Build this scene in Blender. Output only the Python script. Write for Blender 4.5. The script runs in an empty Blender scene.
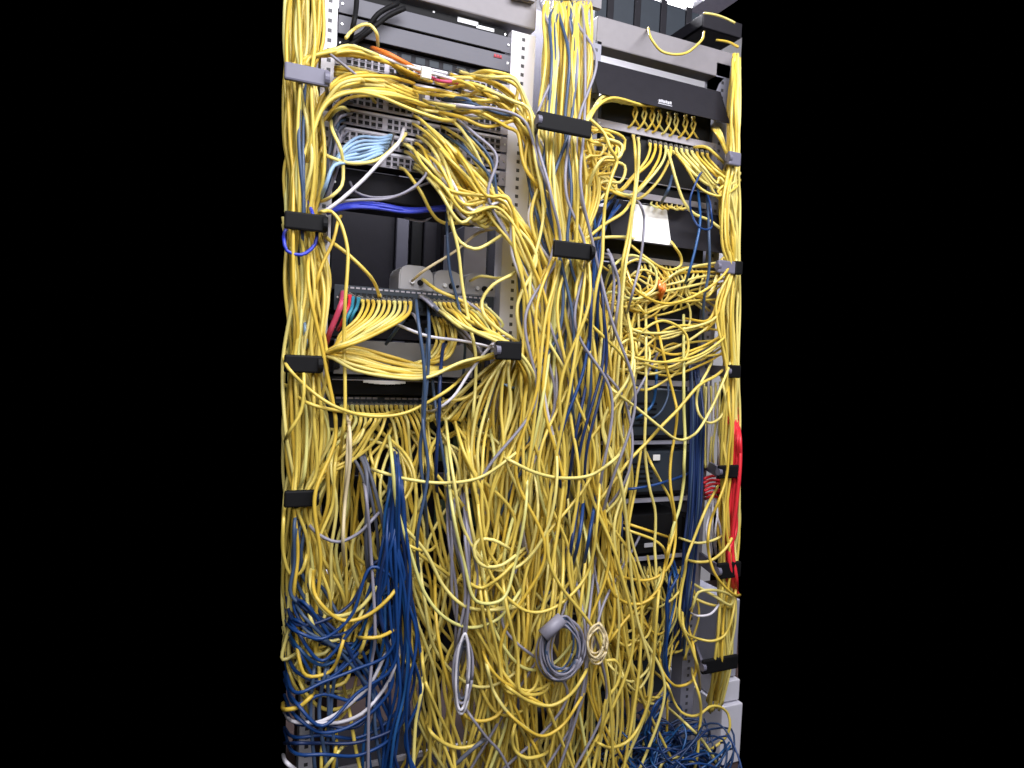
import bpy, bmesh, math, random
from mathutils import Vector, Matrix

rnd = random.Random(11)
SC = bpy.context.scene
COL = SC.collection

# ------------------------------------------------------------------ camera
F = 660.0
CAM = Vector((0.0, -1.6, 1.3))
YAW, PITCH, ROLL = math.radians(23.5), math.radians(-2.5), math.radians(2.6)
fw = Vector((math.sin(YAW)*math.cos(PITCH), math.cos(YAW)*math.cos(PITCH), math.sin(PITCH)))
r0 = Vector((math.cos(YAW), -math.sin(YAW), 0))
u0 = r0.cross(fw)
rt = r0*math.cos(ROLL) + u0*math.sin(ROLL)
up = -r0*math.sin(ROLL) + u0*math.cos(ROLL)
cd = bpy.data.cameras.new('camera')
cam = bpy.data.objects.new('camera', cd)
COL.objects.link(cam)
cam.matrix_world = Matrix(((rt.x, up.x, -fw.x, CAM.x), (rt.y, up.y, -fw.y, CAM.y), (rt.z, up.z, -fw.z, CAM.z), (0, 0, 0, 1)))
cd.sensor_width = 36
cd.lens = F/1024*36
cd.clip_start = 0.02
SC.camera = cam


def P(px, py, y=0.0):
    """the point of the vertical plane Y = y that the photograph shows at (px, py)"""
    d = fw*F + rt*(px-512) + up*(384-py)
    return CAM + d*((y-CAM.y)/d.y)


def proj(p):
    d = Vector(p)-CAM
    k = d.dot(fw)
    return 512+F*d.dot(rt)/k, 384-F*d.dot(up)/k


def xat(px, y, z):
    """X of the point of the line (Y = y, Z = z) that shows at column px"""
    a, b = -1.0, 6.0
    for _ in range(50):
        m = (a+b)/2
        if proj((m, y, z))[0] < px: a = m
        else: b = m
    return a


def X(px, py=384, y=0.0):
    return P(px, py, y).x


def Z(py, px=420, y=0.0):
    return P(px, py, y).z


# ------------------------------------------------------------------ materials
MAT = {}


def mat(name, col, rough=0.5, metal=0.0, noise=0.0, scale=40, emit=0, spec=0.5, coat=0):
    m = bpy.data.materials.new(name)
    m.use_nodes = True
    nt = m.node_tree
    b = nt.nodes['Principled BSDF']
    b.inputs['Base Color'].default_value = (*col, 1)
    b.inputs['Roughness'].default_value = rough
    b.inputs['Metallic'].default_value = metal
    b.inputs['Specular IOR Level'].default_value = spec
    if noise:
        tc = nt.nodes.new('ShaderNodeTexCoord')
        n = nt.nodes.new('ShaderNodeTexNoise')
        n.inputs['Scale'].default_value = scale
        n.inputs['Detail'].default_value = 3
        mx = nt.nodes.new('ShaderNodeMix')
        mx.data_type = 'RGBA'
        mx.inputs[6].default_value = (*[max(0, c*(1-noise)) for c in col], 1)
        mx.inputs[7].default_value = (*[min(1, c*(1+noise)) for c in col], 1)
        nt.links.new(tc.outputs['Object'], n.inputs['Vector'])
        nt.links.new(n.outputs['Fac'], mx.inputs[0])
        nt.links.new(mx.outputs[2], b.inputs['Base Color'])
    if emit:
        b.inputs['Emission Color'].default_value = (*col, 1)
        b.inputs['Emission Strength'].default_value = emit
    MAT[name] = m
    return m


mat('yellow_a', (0.72, 0.55, 0.105), .32, noise=.1, scale=9)
mat('yellow_b', (0.78, 0.665, 0.205), .32, noise=.1, scale=9)
mat('yellow_c', (0.69, 0.475, 0.06), .40, noise=.1, scale=9)
mat('yellow_green', (0.70, 0.66, 0.22), .38, noise=.1, scale=9)
mat('cream', (0.72, 0.60, 0.36), .45)
mat('white_cable', (0.66, 0.64, 0.70), .4)
mat('grey_cable', (0.26, 0.25, 0.31), .45)
mat('dark_grey_cable', (0.10, 0.11, 0.15), .5)
mat('blue_a', (0.008, 0.045, 0.18), .4)
mat('blue_b', (0.014, 0.08, 0.24), .4)
mat('blue_c', (0.008, 0.025, 0.10), .45)
mat('royal_blue', (0.03, 0.05, 0.50), .35)
mat('slate_blue', (0.045, 0.08, 0.155), .45)
mat('light_blue', (0.30, 0.46, 0.68), .4)
mat('red_cable', (0.75, 0.03, 0.045), .4)
mat('pink_boot', (0.55, 0.06, 0.14), .45)
mat('orange_cable', (0.80, 0.20, 0.03), .42)
mat('teal_boot', (0.03, 0.22, 0.32), .45)
mat('plug_clear', (0.16, 0.15, 0.13), .3)
mat('black_plastic', (0.007, 0.007, 0.008), .6, noise=.2, spec=.15)
mat('ring_steel', (0.15, 0.145, 0.20), .5, noise=.1)
mat('black_steel', (0.014, 0.013, 0.018), .6, noise=.2, spec=.2)
mat('dark_case', (0.028, 0.036, 0.048), .55, noise=.12, spec=.3)
mat('charcoal_face', (0.075, 0.074, 0.098), .5, noise=.1, scale=15)
mat('hole', (0.006, 0.006, 0.007), .8)
mat('panel_silver', (0.33, 0.31, 0.355), .45, metal=.15, noise=.08)
mat('post_white', (0.66, 0.65, 0.73), .5, noise=.05)
mat('post_grey', (0.33, 0.33, 0.40), .5, noise=.08)
mat('rail_silver', (0.36, 0.34, 0.38), .5, noise=.1)
mat('bar_grey', (0.20, 0.185, 0.20), .5, noise=.1)
mat('adapter_grey', (0.36, 0.35, 0.36), .5)
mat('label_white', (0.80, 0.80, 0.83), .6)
mat('paper', (0.82, 0.81, 0.80), .8)
mat('badge', (0.5, 0.5, 0.55), .5)
mat('badge_red', (0.42, 0.03, 0.05), .5)
mat('strip_green', (0.10, 0.17, 0.15), .5)
mat('beige_case', (0.27, 0.26, 0.25), .55, noise=.1)
mat('wall_paint', (0.78, 0.77, 0.80), .9, noise=.03, scale=4)
mat('ceiling_tile', (0.30, 0.28, 0.34), .9, noise=.2)
mat('floor_tile', (0.042, 0.024, 0.022), .6, noise=.3, scale=6)
mat('lamp_glow', (1.0, 0.98, 1.0), .5, emit=9)
mat('steel', (0.6, 0.6, 0.6), .3, metal=.9)
mat('velcro', (0.010, 0.010, 0.011), .9, noise=.3, scale=200)
mat('blue_bag', (0.010, 0.035, 0.11), .4, noise=.3, scale=30)

# post material: a row of square mounting holes
def hole_post(name, base):
    m = mat(name, base, .5)
    nt = m.node_tree
    b = nt.nodes['Principled BSDF']
    tc = nt.nodes.new('ShaderNodeTexCoord')
    sp = nt.nodes.new('ShaderNodeSeparateXYZ')
    nt.links.new(tc.outputs['Object'], sp.inputs[0])

    def mth(op, a, bb=None, v=None):
        n = nt.nodes.new('ShaderNodeMath')
        n.operation = op
        nt.links.new(a, n.inputs[0])
        if bb is not None:
            nt.links.new(bb, n.inputs[1])
        if v is not None:
            n.inputs[1].default_value = v
        return n.outputs[0]
    fz = mth('FRACT', mth('DIVIDE', sp.outputs['Z'], v=.0222))
    hz = mth('LESS_THAN', fz, v=.40)
    hx = mth('LESS_THAN', mth('ABSOLUTE', sp.outputs['X']), v=.0045)
    h = mth('MULTIPLY', hz, hx)
    mx = nt.nodes.new('ShaderNodeMix')
    mx.data_type = 'RGBA'
    mx.inputs[6].default_value = (*base, 1)
    mx.inputs[7].default_value = (.05, .05, .06, 1)
    nt.links.new(h, mx.inputs[0])
    nt.links.new(mx.outputs[2], b.inputs['Base Color'])
    return m


hole_post('post_white_holes', (0.70, 0.69, 0.76))
hole_post('post_grey_holes', (0.24, 0.24, 0.30))

# ------------------------------------------------------------------ helpers


def tag(o, label=None, cat=None, group=None, kind=None):
    if label: o['label'] = label
    if cat: o['category'] = cat
    if group: o['group'] = group
    if kind: o['kind'] = kind
    return o


def mesh_obj(name, bm, mats, parent=None, smooth=False, loc=None):
    me = bpy.data.meshes.new(name)
    if loc is not None:
        bmesh.ops.translate(bm, vec=-Vector(loc), verts=bm.verts)
    bm.to_mesh(me)
    bm.free()
    for m in (mats if isinstance(mats, (list, tuple)) else [mats]):
        me.materials.append(MAT[m])
    if smooth:
        me.polygons.foreach_set('use_smooth', [True]*len(me.polygons))
    o = bpy.data.objects.new(name, me)
    COL.objects.link(o)
    if loc is not None:
        o.location = loc
    if parent is not None:
        o.parent = parent
        # parents are unrotated; keep world placement
        o.location = o.location - wloc(parent)
    return o


def wloc(o):
    v = Vector(o.location)
    while o.parent is not None:
        o = o.parent
        v = v + o.location
    return v


def empty(name, loc):
    o = bpy.data.objects.new(name, None)
    o.empty_display_size = .05
    COL.objects.link(o)
    o.location = loc
    return o


def box(bm, x0, x1, y0, y1, z0, z1, bev=0.0, mi=0, rot=None, piv=None):
    r = bmesh.ops.create_cube(bm, size=1)
    vs = r['verts']
    bmesh.ops.scale(bm, vec=(x1-x0, y1-y0, z1-z0), verts=vs)
    if rot:
        bmesh.ops.rotate(bm, matrix=Matrix.Rotation(rot[1], 3, rot[0]), verts=vs, cent=(0, 0, 0))
    bmesh.ops.translate(bm, vec=((x0+x1)/2, (y0+y1)/2, (z0+z1)/2), verts=vs)
    fs = set(f for v in vs for f in v.link_faces)
    for f in fs:
        f.material_index = mi
    if bev:
        es = list(set(e for v in vs for e in v.link_edges))
        bmesh.ops.bevel(bm, geom=es, offset=bev, segments=2, affect='EDGES', profile=.5)
    return vs


def prism(bm, pts, a, b, axis='x', mi=0):
    """extrude a polygon: axis x -> pts are (y,z); axis y -> pts are (x,z)"""
    def mk(t, q):
        return (t, q[0], q[1]) if axis == 'x' else (q[0], t, q[1])
    v0 = [bm.verts.new(mk(a, q)) for q in pts]
    v1 = [bm.verts.new(mk(b, q)) for q in pts]
    n = len(pts)
    fs = [bm.faces.new(v0), bm.faces.new(list(reversed(v1)))]
    for i in range(n):
        fs.append(bm.faces.new((v0[i], v1[i], v1[(i+1) % n], v0[(i+1) % n])))
    for f in fs:
        f.material_index = mi
    bmesh.ops.recalc_face_normals(bm, faces=bm.faces)


def one(name, boxes, m, parent=None, bev=.0015):
    bm = bmesh.new()
    for b in boxes:
        box(bm, *b, bev=bev)
    return mesh_obj(name, bm, m, parent)


# ------------------------------------------------------------------ cables


def catmull(pts, step=.012, nmax=90):
    p = [pts[0]*2-pts[1]] + list(pts) + [pts[-1]*2-pts[-2]]
    out = []
    for i in range(1, len(p)-2):
        a, b, c, d = p[i-1], p[i], p[i+1], p[i+2]
        L = (c-b).length
        # centripetal-ish tangents
        d0 = max((b-a).length, 1e-5)**.5
        d1 = max(L, 1e-5)**.5
        d2 = max((d-c).length, 1e-5)**.5
        m1 = (b-a)/d0 - (c-a)/(d0+d1) + (c-b)/d1
        m2 = (c-b)/d1 - (d-b)/(d1+d2) + (d-c)/d2
        m1 *= d1
        m2 *= d1
        n = max(2, min(14, int(L/step)))
        for k in range(n):
            t = k/n
            t2, t3 = t*t, t*t*t
            out.append(b*(2*t3-3*t2+1) + m1*(t3-2*t2+t) + c*(-2*t3+3*t2) + m2*(t3-t2))
    out.append(pts[-1])
    return out


def tube_data(path, r, sides=7):
    n = len(path)
    tans = []
    for i in range(n):
        t = path[min(i+1, n-1)] - path[max(i-1, 0)]
        if t.length < 1e-9:
            t = Vector((0, 0, 1))
        tans.append(t.normalized())
    t = tans[0]
    nrm = t.orthogonal().normalized()
    vs, fs = [], []
    cs = [(math.cos(2*math.pi*k/sides), math.sin(2*math.pi*k/sides)) for k in range(sides)]
    for i in range(n):
        t = tans[i]
        nrm = (nrm - t*nrm.dot(t))
        nrm = nrm.normalized() if nrm.length > 1e-6 else t.orthogonal().normalized()
        b = t.cross(nrm)
        for c, s in cs:
            vs.append(path[i] + nrm*(c*r) + b*(s*r))
    for i in range(n-1):
        for k in range(sides):
            k2 = (k+1) % sides
            fs.append((i*sides+k, i*sides+k2, (i+1)*sides+k2, (i+1)*sides+k))
    fs.append(tuple(reversed(range(sides))))
    fs.append(tuple((n-1)*sides+k for k in range(sides)))
    return vs, fs


RAD = .0041
NAMES = {'yellow': 'yellow_patch_cable', 'blue': 'blue_patch_cable', 'grey': 'grey_patch_cable', 'white': 'white_patch_cable', 'light': 'light_blue_patch_cable', 'red': 'red_patch_cable', 'orange': 'orange_patch_cable', 'cream': 'cream_patch_cable', 'slate': 'slate_patch_cable'}
YM = ['yellow_a']*8 + ['yellow_b']*6 + ['yellow_c']*4 + ['yellow_green']
KINDS = {'yellow': YM, 'blue': ['blue_a', 'blue_a', 'blue_b', 'blue_c'], 'royal': ['royal_blue'], 'grey': ['grey_cable'], 'darkgrey': ['dark_grey_cable'], 'white': ['white_cable'], 'light': ['light_blue'], 'red': ['red_cable'], 'orange': ['orange_cable'], 'cream': ['cream'], 'slate': ['slate_blue']}
NAMEOF = {'royal': 'blue_patch_cable', 'darkgrey': 'grey_patch_cable'}
COUNT = {}
STUFF = {}   # material -> (verts, faces)
LO, HI = 282.9, 740.0


TUCK = .035   # loose ends go back between the other cables


def pts3(spec, d=.1, ds=None, de=None, wob=.012):
    """spec: [(px,py) or (px,py,depth)] -> world points on planes in front of the rack; depth in metres toward the aisle"""
    out = []
    n = len(spec)
    w = [rnd.uniform(-wob, wob) for _ in range(n)]
    for i, q in enumerate(spec):
        dd = q[2] if len(q) > 2 else d + w[i]
        if len(q) > 3: dd = min(d + w[i], q[3])
        if len(q) <= 2 and i in (0, n-1) and -5 < q[1] < 765: dd = min(dd, TUCK)
        if ds is not None and i == 0: dd = ds
        if de is not None and i == n-1: dd = de
        px = min(HI, max(LO, q[0]))
        out.append(P(px, q[1], -dd))
    return out


def parse(s):
    return [tuple(float(v) for v in a.split(',')) for a in s.split()]


def add_plug(root, p, t, m='plug_clear', r=.0058, L=.022):
    """modular plug with boot at the end p of a cable; t points from the cable into the port"""
    bm = bmesh.new()
    box(bm, -r, r, -L*.55, L*.45, -r*.75, r*.75, bev=.001)
    box(bm, -r*.35, r*.35, -L*.5, L*.2, r*.75, r*1.15)
    b2 = bmesh.new()
    box(b2, -r*.8, r*.8, -L*1.05, -L*.56, -r*.65, r*.65, bev=.0015)
    q = Vector((0, 1, 0)).rotation_difference(t.normalized())
    for x in (bm, b2):
        bmesh.ops.rotate(x, matrix=q.to_matrix(), verts=x.verts, cent=(0, 0, 0))
        bmesh.ops.translate(x, vec=p, verts=x.verts)
    pl = mesh_obj('plug', bm, m, root, loc=p)
    mesh_obj('boot', b2, root.data.materials[0].name.split('.')[0], pl, loc=p)
    return pl


def cable(kind, spec, label, group=None, d=.1, r=None, ds=None, de=None, plug=None, wob=.012, m=None, cat='cable', name=None):
    if isinstance(spec, str): spec = parse(spec)
    path = catmull(pts3(spec, d, ds, de, wob))
    vs, fs = tube_data(path, r or RAD*rnd.uniform(.92, 1.06))
    name = name or NAMEOF.get(kind) or NAMES[kind]
    me = bpy.data.meshes.new(name)
    c = path[0].copy()
    me.from_pydata([v-c for v in vs], [], fs)
    me.polygons.foreach_set('use_smooth', [True]*len(me.polygons))
    me.materials.append(MAT[m or rnd.choice(KINDS[kind])])
    o = bpy.data.objects.new(name, me)
    o.location = c
    COL.objects.link(o)
    tag(o, label, cat, group)
    COUNT[name] = COUNT.get(name, 0)+1
    if plug:
        if 's' in plug: add_plug(o, path[0], path[0]-path[1])
        if 'e' in plug: add_plug(o, path[-1], path[-1]-path[-2])
    return o


def stuff(kind, spec, d=.06, r=None, ds=None, de=None, wob=.012):
    path = catmull(pts3(spec, d, ds, de, wob), step=.016)
    vs, fs = tube_data(path, r or RAD*.95, 6)
    m = rnd.choice(KINDS[kind])
    V, Fc, M = STUFF.setdefault(kind, ([], [], []))
    b = len(V)
    V.extend(vs)
    Fc.extend(tuple(b+i for i in f) for f in fs)
    M.extend([m]*len(fs))


def flush_stuff(kind, name, label, cat):
    V, Fc, M = STUFF.pop(kind)
    me = bpy.data.meshes.new(name)
    me.from_pydata(V, [], Fc)
    ms = sorted(set(M))
    for m in ms: me.materials.append(MAT[m])
    me.polygons.foreach_set('material_index', [ms.index(m) for m in M])
    me.polygons.foreach_set('use_smooth', [True]*len(Fc))
    o = bpy.data.objects.new(name, me)
    COL.objects.link(o)
    return tag(o, label, cat, None, 'stuff')


def bundle_paths(n, path, mix=.55, jy=8):
    """n strand outlines along a path of (px, py, half width)"""
    out = []
    for i in range(n):
        u = rnd.uniform(-1, 1)
        s = []
        for q in path:
            px, py, hw = q[:3]
            v = mix*u + (1-mix)*rnd.uniform(-1, 1)
            p = (px+v*hw/max(mix, .6), py+rnd.uniform(-jy, jy))
            if len(q) > 3: p = (p[0], py, None, q[3]) if q[3] is not None else p
            s.append(p)
        out.append(s)
    return out


ORD = ('first second third fourth fifth sixth seventh eighth ninth tenth eleventh twelfth thirteenth fourteenth fifteenth sixteenth seventeenth '
       'eighteenth nineteenth twentieth twenty-first twenty-second twenty-third twenty-fourth').split()
# ------------------------------------------------------------------ the setting
def struct(name, boxes, m, bev=0):
    o = one(name, boxes, m, None, bev)
    o['kind'] = 'structure'
    return o


bm = bmesh.new()
fl = [(xat(286, -.3, 0), -.3), (xat(738, -.3, 0), -.3), (xat(738, 1.5, 0), 1.5), (xat(286, 1.5, 0), 1.5)]
v0 = [bm.verts.new((x, y, -.02)) for x, y in fl]
v1 = [bm.verts.new((x, y, 0)) for x, y in fl]
bm.faces.new(v0[::-1]); bm.faces.new(v1)
for i in range(4): bm.faces.new((v0[i], v0[(i+1) % 4], v1[(i+1) % 4], v1[i]))
o = mesh_obj('floor', bm, 'floor_tile')
o['kind'] = 'structure'
struct('wall_back', [(.42, min(xat(738, 1.5, 1.0), xat(741, 1.5, 3.1)), 1.5, 1.56, 0, 3.2)], 'wall_paint')
struct('ceiling', [(.95, xat(738, 1.2, 3.2), .9, 1.56, 3.2, 3.24)], 'ceiling_tile')

# ------------------------------------------------------------------ racks
LX0, LX1, LX2, LX3 = .183, .217, .651, .718      # left rack posts
RX0, RX1, RX2, RX3 = .885, .915, 1.308, 1.358    # right rack posts


def post(name, x0, x1, z1, m, parent, front=0.0):
    """a channel section upright: front flange with square holes and two returns"""
    bm = bmesh.new()
    box(bm, x0, x1, front, front+.003, .02, z1)
    box(bm, x0, x0+.003, front+.003, front+.05, .02, z1)
    box(bm, x1-.003, x1, front+.003, front+.05, .02, z1)
    return mesh_obj(name, bm, m, parent, loc=((x0+x1)/2, front, 0))


rack = empty('equipment_rack', (.44, .3, 0))
tag(rack, 'open grey steel rack on the left holding patch panels above three power adapters', 'rack', 'equipment racks')
post('upright', LX0, LX1, 2.16, 'post_white_holes', rack)
post('upright', LX2, LX3, 2.13, 'post_white_holes', rack)
one('crossbar', [(LX0, LX3, .0, .06, 2.145, 2.23)], 'bar_grey', rack, .004)
one('crossbar', [(LX0, LX3, .55, .6, 2.145, 2.23)], 'bar_grey', rack, .004)
one('upright', [(LX0+.06, LX0+.1, .55, .6, .02, 2.2)], 'post_grey', rack, .002)
one('upright', [(LX2, LX3, .55, .6, .02, 2.2)], 'black_steel', rack, .002)
zb = Z(757, 398)
one('base_rail', [(.20, .70, -.01, .0, zb-.006, zb+.006)], 'post_white', rack, .001)
one('foot', [(.23, .72, .0, .6, 0, .02)], 'black_steel', rack, .004)

rack2 = empty('equipment_rack', (1.12, .3, 0))
tag(rack2, 'open grey steel rack on the right with two black covered panels near its top', 'rack', 'equipment racks')
post('upright', RX0, RX1, 2.16, 'post_grey_holes', rack2)
post('upright', RX2, RX3, 2.19, 'post_grey_holes', rack2)
zc0, zc1 = Z(64.5, 672), Z(36, 672)
bm = bmesh.new()
box(bm, RX0+.015, RX3+.01, .0, .05, zc0, zc1, bev=.003)
# rounded gusset at the right end of the crossbar
prism(bm, [(RX2+.0, zc0), (RX2+.0, zc0-.05), (RX2+.012, zc0-.02), (RX2+.03, zc0)], .0, .04, 'y')
mesh_obj('crossbar', bm, 'bar_grey', rack2)
one('upright', [(RX0, RX0+.04, .55, .6, .02, 2.3)], 'post_grey', rack2, .002)
one('upright', [(RX2, RX3, .55, .6, .02, 2.3)], 'post_grey', rack2, .002)
one('foot', [(RX0, RX3+.02, -.05, .62, 0, .03)], 'black_steel', rack2, .004)
# round-cornered mouth the centre bundle drops through
bm = bmesh.new()
zt = Z(6, 565)
xa, xb = X(531, 20), X(597, 20)
pr = [(xa-.06, zt+.06), (xa-.06, zt-.025), (xa-.02, zt-.022)]
for k in range(6):
    a = math.pi/2*k/5
    pr.append((xa+.0+.03*(1-math.cos(a)), zt-.022+.03*math.sin(a)))
pr += [(xb-.02, zt+.008), (xb+.0, zt+.008), (xb+.0, zt+.06)]
prism(bm, pr, -.02, -.004, 'y')
t = mesh_obj('cable_mouth', bm, 'bar_grey')
tag(t, 'grey steel arch over the middle bundle between the two racks', 'bracket')

# ------------------------------------------------------------------ left rack units
FACE = {}


def unit(name, label, cat, x0, x1, z0, z1, m, y0=-.006, depth=.32, group=None, body='black_steel'):
    """rack unit: an empty with a face plate and a case behind it"""
    r = empty(name, ((x0+x1)/2, 0, z0))
    tag(r, label, cat, group)
    one('case', [(x0+.012, x1-.012, y0+.004, y0+depth, z0+.002, z1-.002)], body, r, .002)
    fp = FACE[r.name] = one('face_plate', [(x0, x1, y0, y0+.004, z0+.0008, z1-.0008)], m, r, .001)
    for xs in (x0+.008, x1-.008):
        bm = bmesh.new()
        bmesh.ops.create_cone(bm, cap_ends=True, segments=10, radius1=.003, radius2=.0025, depth=.002, matrix=Matrix.Translation((xs, y0-.001, (z0+z1)/2)) @ Matrix.Rotation(math.pi/2, 4, 'X'))
        mesh_obj('screw', bm, 'steel', fp)
    return r


def ports(root, x0, x1, z0, z1, y, nblocks, percol, rows=2, frame='panel_silver'):
    """blocks of sockets set into a face plate, each block one part"""
    w = (x1-x0)/nblocks
    for b in range(nblocks):
        bm = bmesh.new()
        a0 = x0+b*w+w*.04
        a1 = x0+(b+1)*w-w*.04
        cw = (a1-a0)/percol
        rh = (z1-z0)/rows
        for i in range(percol):
            for j in range(rows):
                cx, cz = a0+(i+.5)*cw, z0+(j+.5)*rh
                hw, hh = cw*.33, min(cw*.33, rh*.33)
                # little raised collar and a dark cavity with stepped latch notch
                box(bm, cx-hw-.001, cx+hw+.001, y-.003, y-.0002, cz-hh-.001, cz-hh, mi=0)
                box(bm, cx-hw-.001, cx+hw+.001, y-.003, y-.0002, cz+hh, cz+hh+.001, mi=0)
                box(bm, cx-hw, cx+hw, y-.0016, y-.0002, cz-hh, cz+hh, mi=1)
        mesh_obj('port_block', bm, [frame, 'hole'], FACE[root.name])


za = [Z(v) for v in (-8, 15, 34, 53, 64)]
u = unit('rack_appliance', 'black rack unit with white plates as lamp glints at the very top of the left rack', 'rack unit', LX1+.004, LX2-.003, za[1]+.001, 2.138, 'black_plastic', y0=.02)
for (a, b, c, e) in ((460, 481, 17.5, 22.5), (479, 497, 25, 28.5), (500.5, 503, 33.2, 35.5), (435, 437, 9, 11)):  # lamp reflections on the glossy face, built as white plates
    one('glint_plate', [(X(a, c), X(b, c), .0185, .0205, P((a+b)/2, e, 0).z+.004, P((a+b)/2, c, 0).z+.004)], 'label_white', FACE[u.name], .0005)
u = unit('rack_appliance', 'upper of two plain charcoal rack units near the top of the left rack', 'rack unit', LX1+.001, LX2-.003, za[2]+.0015, za[1]-.001, 'charcoal_face')
one('seam_strip', [(LX1+.03, LX2-.03, -.0075, -.0055, za[2]+.002, za[2]+.004)], 'black_plastic', FACE[u.name], .0004)
u = unit('rack_appliance', 'lower charcoal rack unit with a small red badge at its right end', 'rack unit', LX1+.001, LX2-.003, za[3], za[2]-.0015, 'charcoal_face')
q = P(497, 57, 0)
bm = bmesh.new()
for k in range(3):
    box(bm, q.x-.011+k*.0075, q.x-.005+k*.0075, -.0085, -.0055, q.z-.003, q.z+.003, bev=.001)
box(bm, q.x-.012, q.x+.011, -.0082, -.0055, q.z-.0045, q.z-.0035)
mesh_obj('badge', bm, 'badge_red', FACE[u.name])
u = unit('vented_unit', 'thin black rack unit just below the charcoal units on the left rack', 'rack unit', LX1+.001, LX2-.003, Z(65), za[3]-.001, 'black_steel', y0=.01)
for k in range(9):
    xx = .30+k*.035
    one('vent', [(xx, xx+.024, .0085, .0105, Z(63), Z(56))], 'dark_case', FACE[u.name], .0005)

ytop = [66, 84.5, 103, 121.5, 140, 158]
words_ = ['topmost of the six silver patch panels on the left rack', 'second silver patch panel from the top of the left rack', 'third silver patch panel of the left rack with mostly empty ports',
          'fourth silver patch panel of the left rack, light blue cables hanging before it', 'fifth silver patch panel of the left rack behind the yellow sweep', 'lowest of the six silver patch panels on the left rack']
PANEL = []
for k, yt in enumerate(ytop):
    yb = ytop[k+1]-1.6 if k < 5 else 174
    z1, z0 = Z(yt), Z(yb)
    u = unit('patch_panel', words_[k], 'patch panel', LX1-.004, LX2-.001, z0, z1, 'panel_silver', depth=.06, group='silver patch panels on the left rack')
    ports(u, LX1+.016, LX2-.016, z0+.004, z1-.009, -.006, 4, 6)
    one('label_strip', [(LX1+.02, LX2-.02, -.0078, -.0058, z1-.0075, z1-.003)], 'post_white', FACE[u.name], .0004)
    PANEL.append((u, z0, z1))

u = unit('rack_shelf', 'black shelf unit under the silver patch panels with grey cables drooping across it', 'rack unit', LX1+.002, LX2-.003, Z(206), Z(176), 'black_steel', y0=.03, depth=.16)
one('lip', [(LX1+.01, LX2-.01, .005, .029, Z(206), Z(206)+.004)], 'black_plastic', u, .001)

# what stands behind the open bay
zf = Z(291, 420)
rc2 = empty('backing_cabinet', (1.6, 1.0, 0))
tag(rc2, 'dark backing cabinet added behind the right rack to darken the gaps', 'cabinet')
one('backing_cabinet_body', [(1.46, 2.10, .98, 1.4, .02, 1.98)], 'black_steel', rc2, .005)  # added dark body, hides the lit wall so gaps between cables stay dark
one('cabinet_panel', [(1.48, 2.08, .965, .975, .1, 1.95)], 'black_plastic', rc2, .003)
rc = empty('backing_cabinet', (.7, 1.0, 0))
tag(rc, 'tall dark server cabinet seen through the open bay of the left rack, widened and raised to darken the gap between racks', 'cabinet')
one('backing_cabinet_body', [(.42, 1.44, .98, 1.4, .02, 2.75)], 'black_steel', rc, .005)  # widened and raised past the bay so the gap between racks reads dark
def seen(px0, px1, y):
    return X(px0, 250, y), X(px1, 250, y)
for (a, b, m, yy) in ((331, 394, 'black_steel', .955), (396, 408, 'charcoal_face', .945), (411, 422, 'black_plastic', .955), (424, 439, 'black_steel', .945), (462, 489, 'black_plastic', .955)):
    x0, x1 = seen(a, b, yy)
    one('cabinet_panel', [(x0, x1, yy, .98, .6, 2.2)], m, rc, .003)
x0, x1 = seen(439.5, 445, .9)
one('door_edge', [(x0, x1, .9, .94, .6, 1.9)], 'post_white', rc, .002)
one('side_frame', [(X(486, 270, .3), LX2-.004, .30, .5, Z(352, 500), Z(206, 500))], 'post_grey', None, .003)
tag(bpy.data.objects['side_frame'], 'grey steel side plate at the right of the open bay beside the power adapters', 'plate')

# switch with the three adapters on top
z1, z0 = zf, Z(316, 420)
u = unit('network_switch', 'switch with a full row of yellow cables beneath the three grey power adapters', 'switch', LX1+.012, LX2-.02, z0, z1, 'dark_case', depth=.28)
ports(u, LX1+.03, LX2-.05, z0+.004, z1-.010, -.006, 4, 6, 2, 'dark_case')
bm = bmesh.new()
for k in range(26):
    xx = LX1+.035+k*.0135
    box(bm, xx, xx+.009, -.0074, -.0058, z1-.008, z1-.004)
mesh_obj('label_strip', bm, 'panel_silver', FACE[u.name])
SW = (z0, z1)
for k, (a, b) in enumerate(((398.5, 434), (433.5, 463), (465, 497))):
    x0, x1 = X(a, 285, .02), X(b, 285, .02)
    h = (P(416, 270.5, .02).z-P(416, 296, .02).z)*(1.0, .93, .93)[k]
    r = empty('power_adapter', ((x0+x1)/2, .05, z1))
    tag(r, ('leftmost of three grey power adapters standing in a row on the switch', 'middle one of three grey power adapters standing in a row on the switch', 'rightmost of three grey power adapters standing in a row on the switch')[k], 'power adapter', 'power adapters on the switch')
    bm = bmesh.new()
    w = (x1-x0)-.002
    zz = z1+.001
    pr = [(x0+.001, zz), (x0+w, zz), (x0+w, zz+h*.62), (x0+w*.94, zz+h*.84), (x0+w*.72, zz+h), (x0+w*.22, zz+h), (x0+w*.05, zz+h*.84), (x0+.001, zz+h*.62)]
    prism(bm, pr, .02, .13, 'y')
    bmesh.ops.bevel(bm, geom=list(bm.edges), offset=.003, segments=2, affect='EDGES')
    mesh_obj('housing', bm, 'adapter_grey', r, loc=(x0, .02, z1))
    for (fx, rad, m, nm) in ((.38, .0062, 'label_white', 'button'), (.62, .008, 'black_plastic', 'socket'), (.83, .004, 'black_plastic', 'socket')):
        bm = bmesh.new()
        bmesh.ops.create_cone(bm, cap_ends=True, segments=16, radius1=rad, radius2=rad*.8, depth=.008, matrix=Matrix.Translation((x0+w*fx, .017, zz+h*.34)) @ Matrix.Rotation(math.pi/2, 4, 'X'))
        mesh_obj(nm, bm, m, r, smooth=False)

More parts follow.
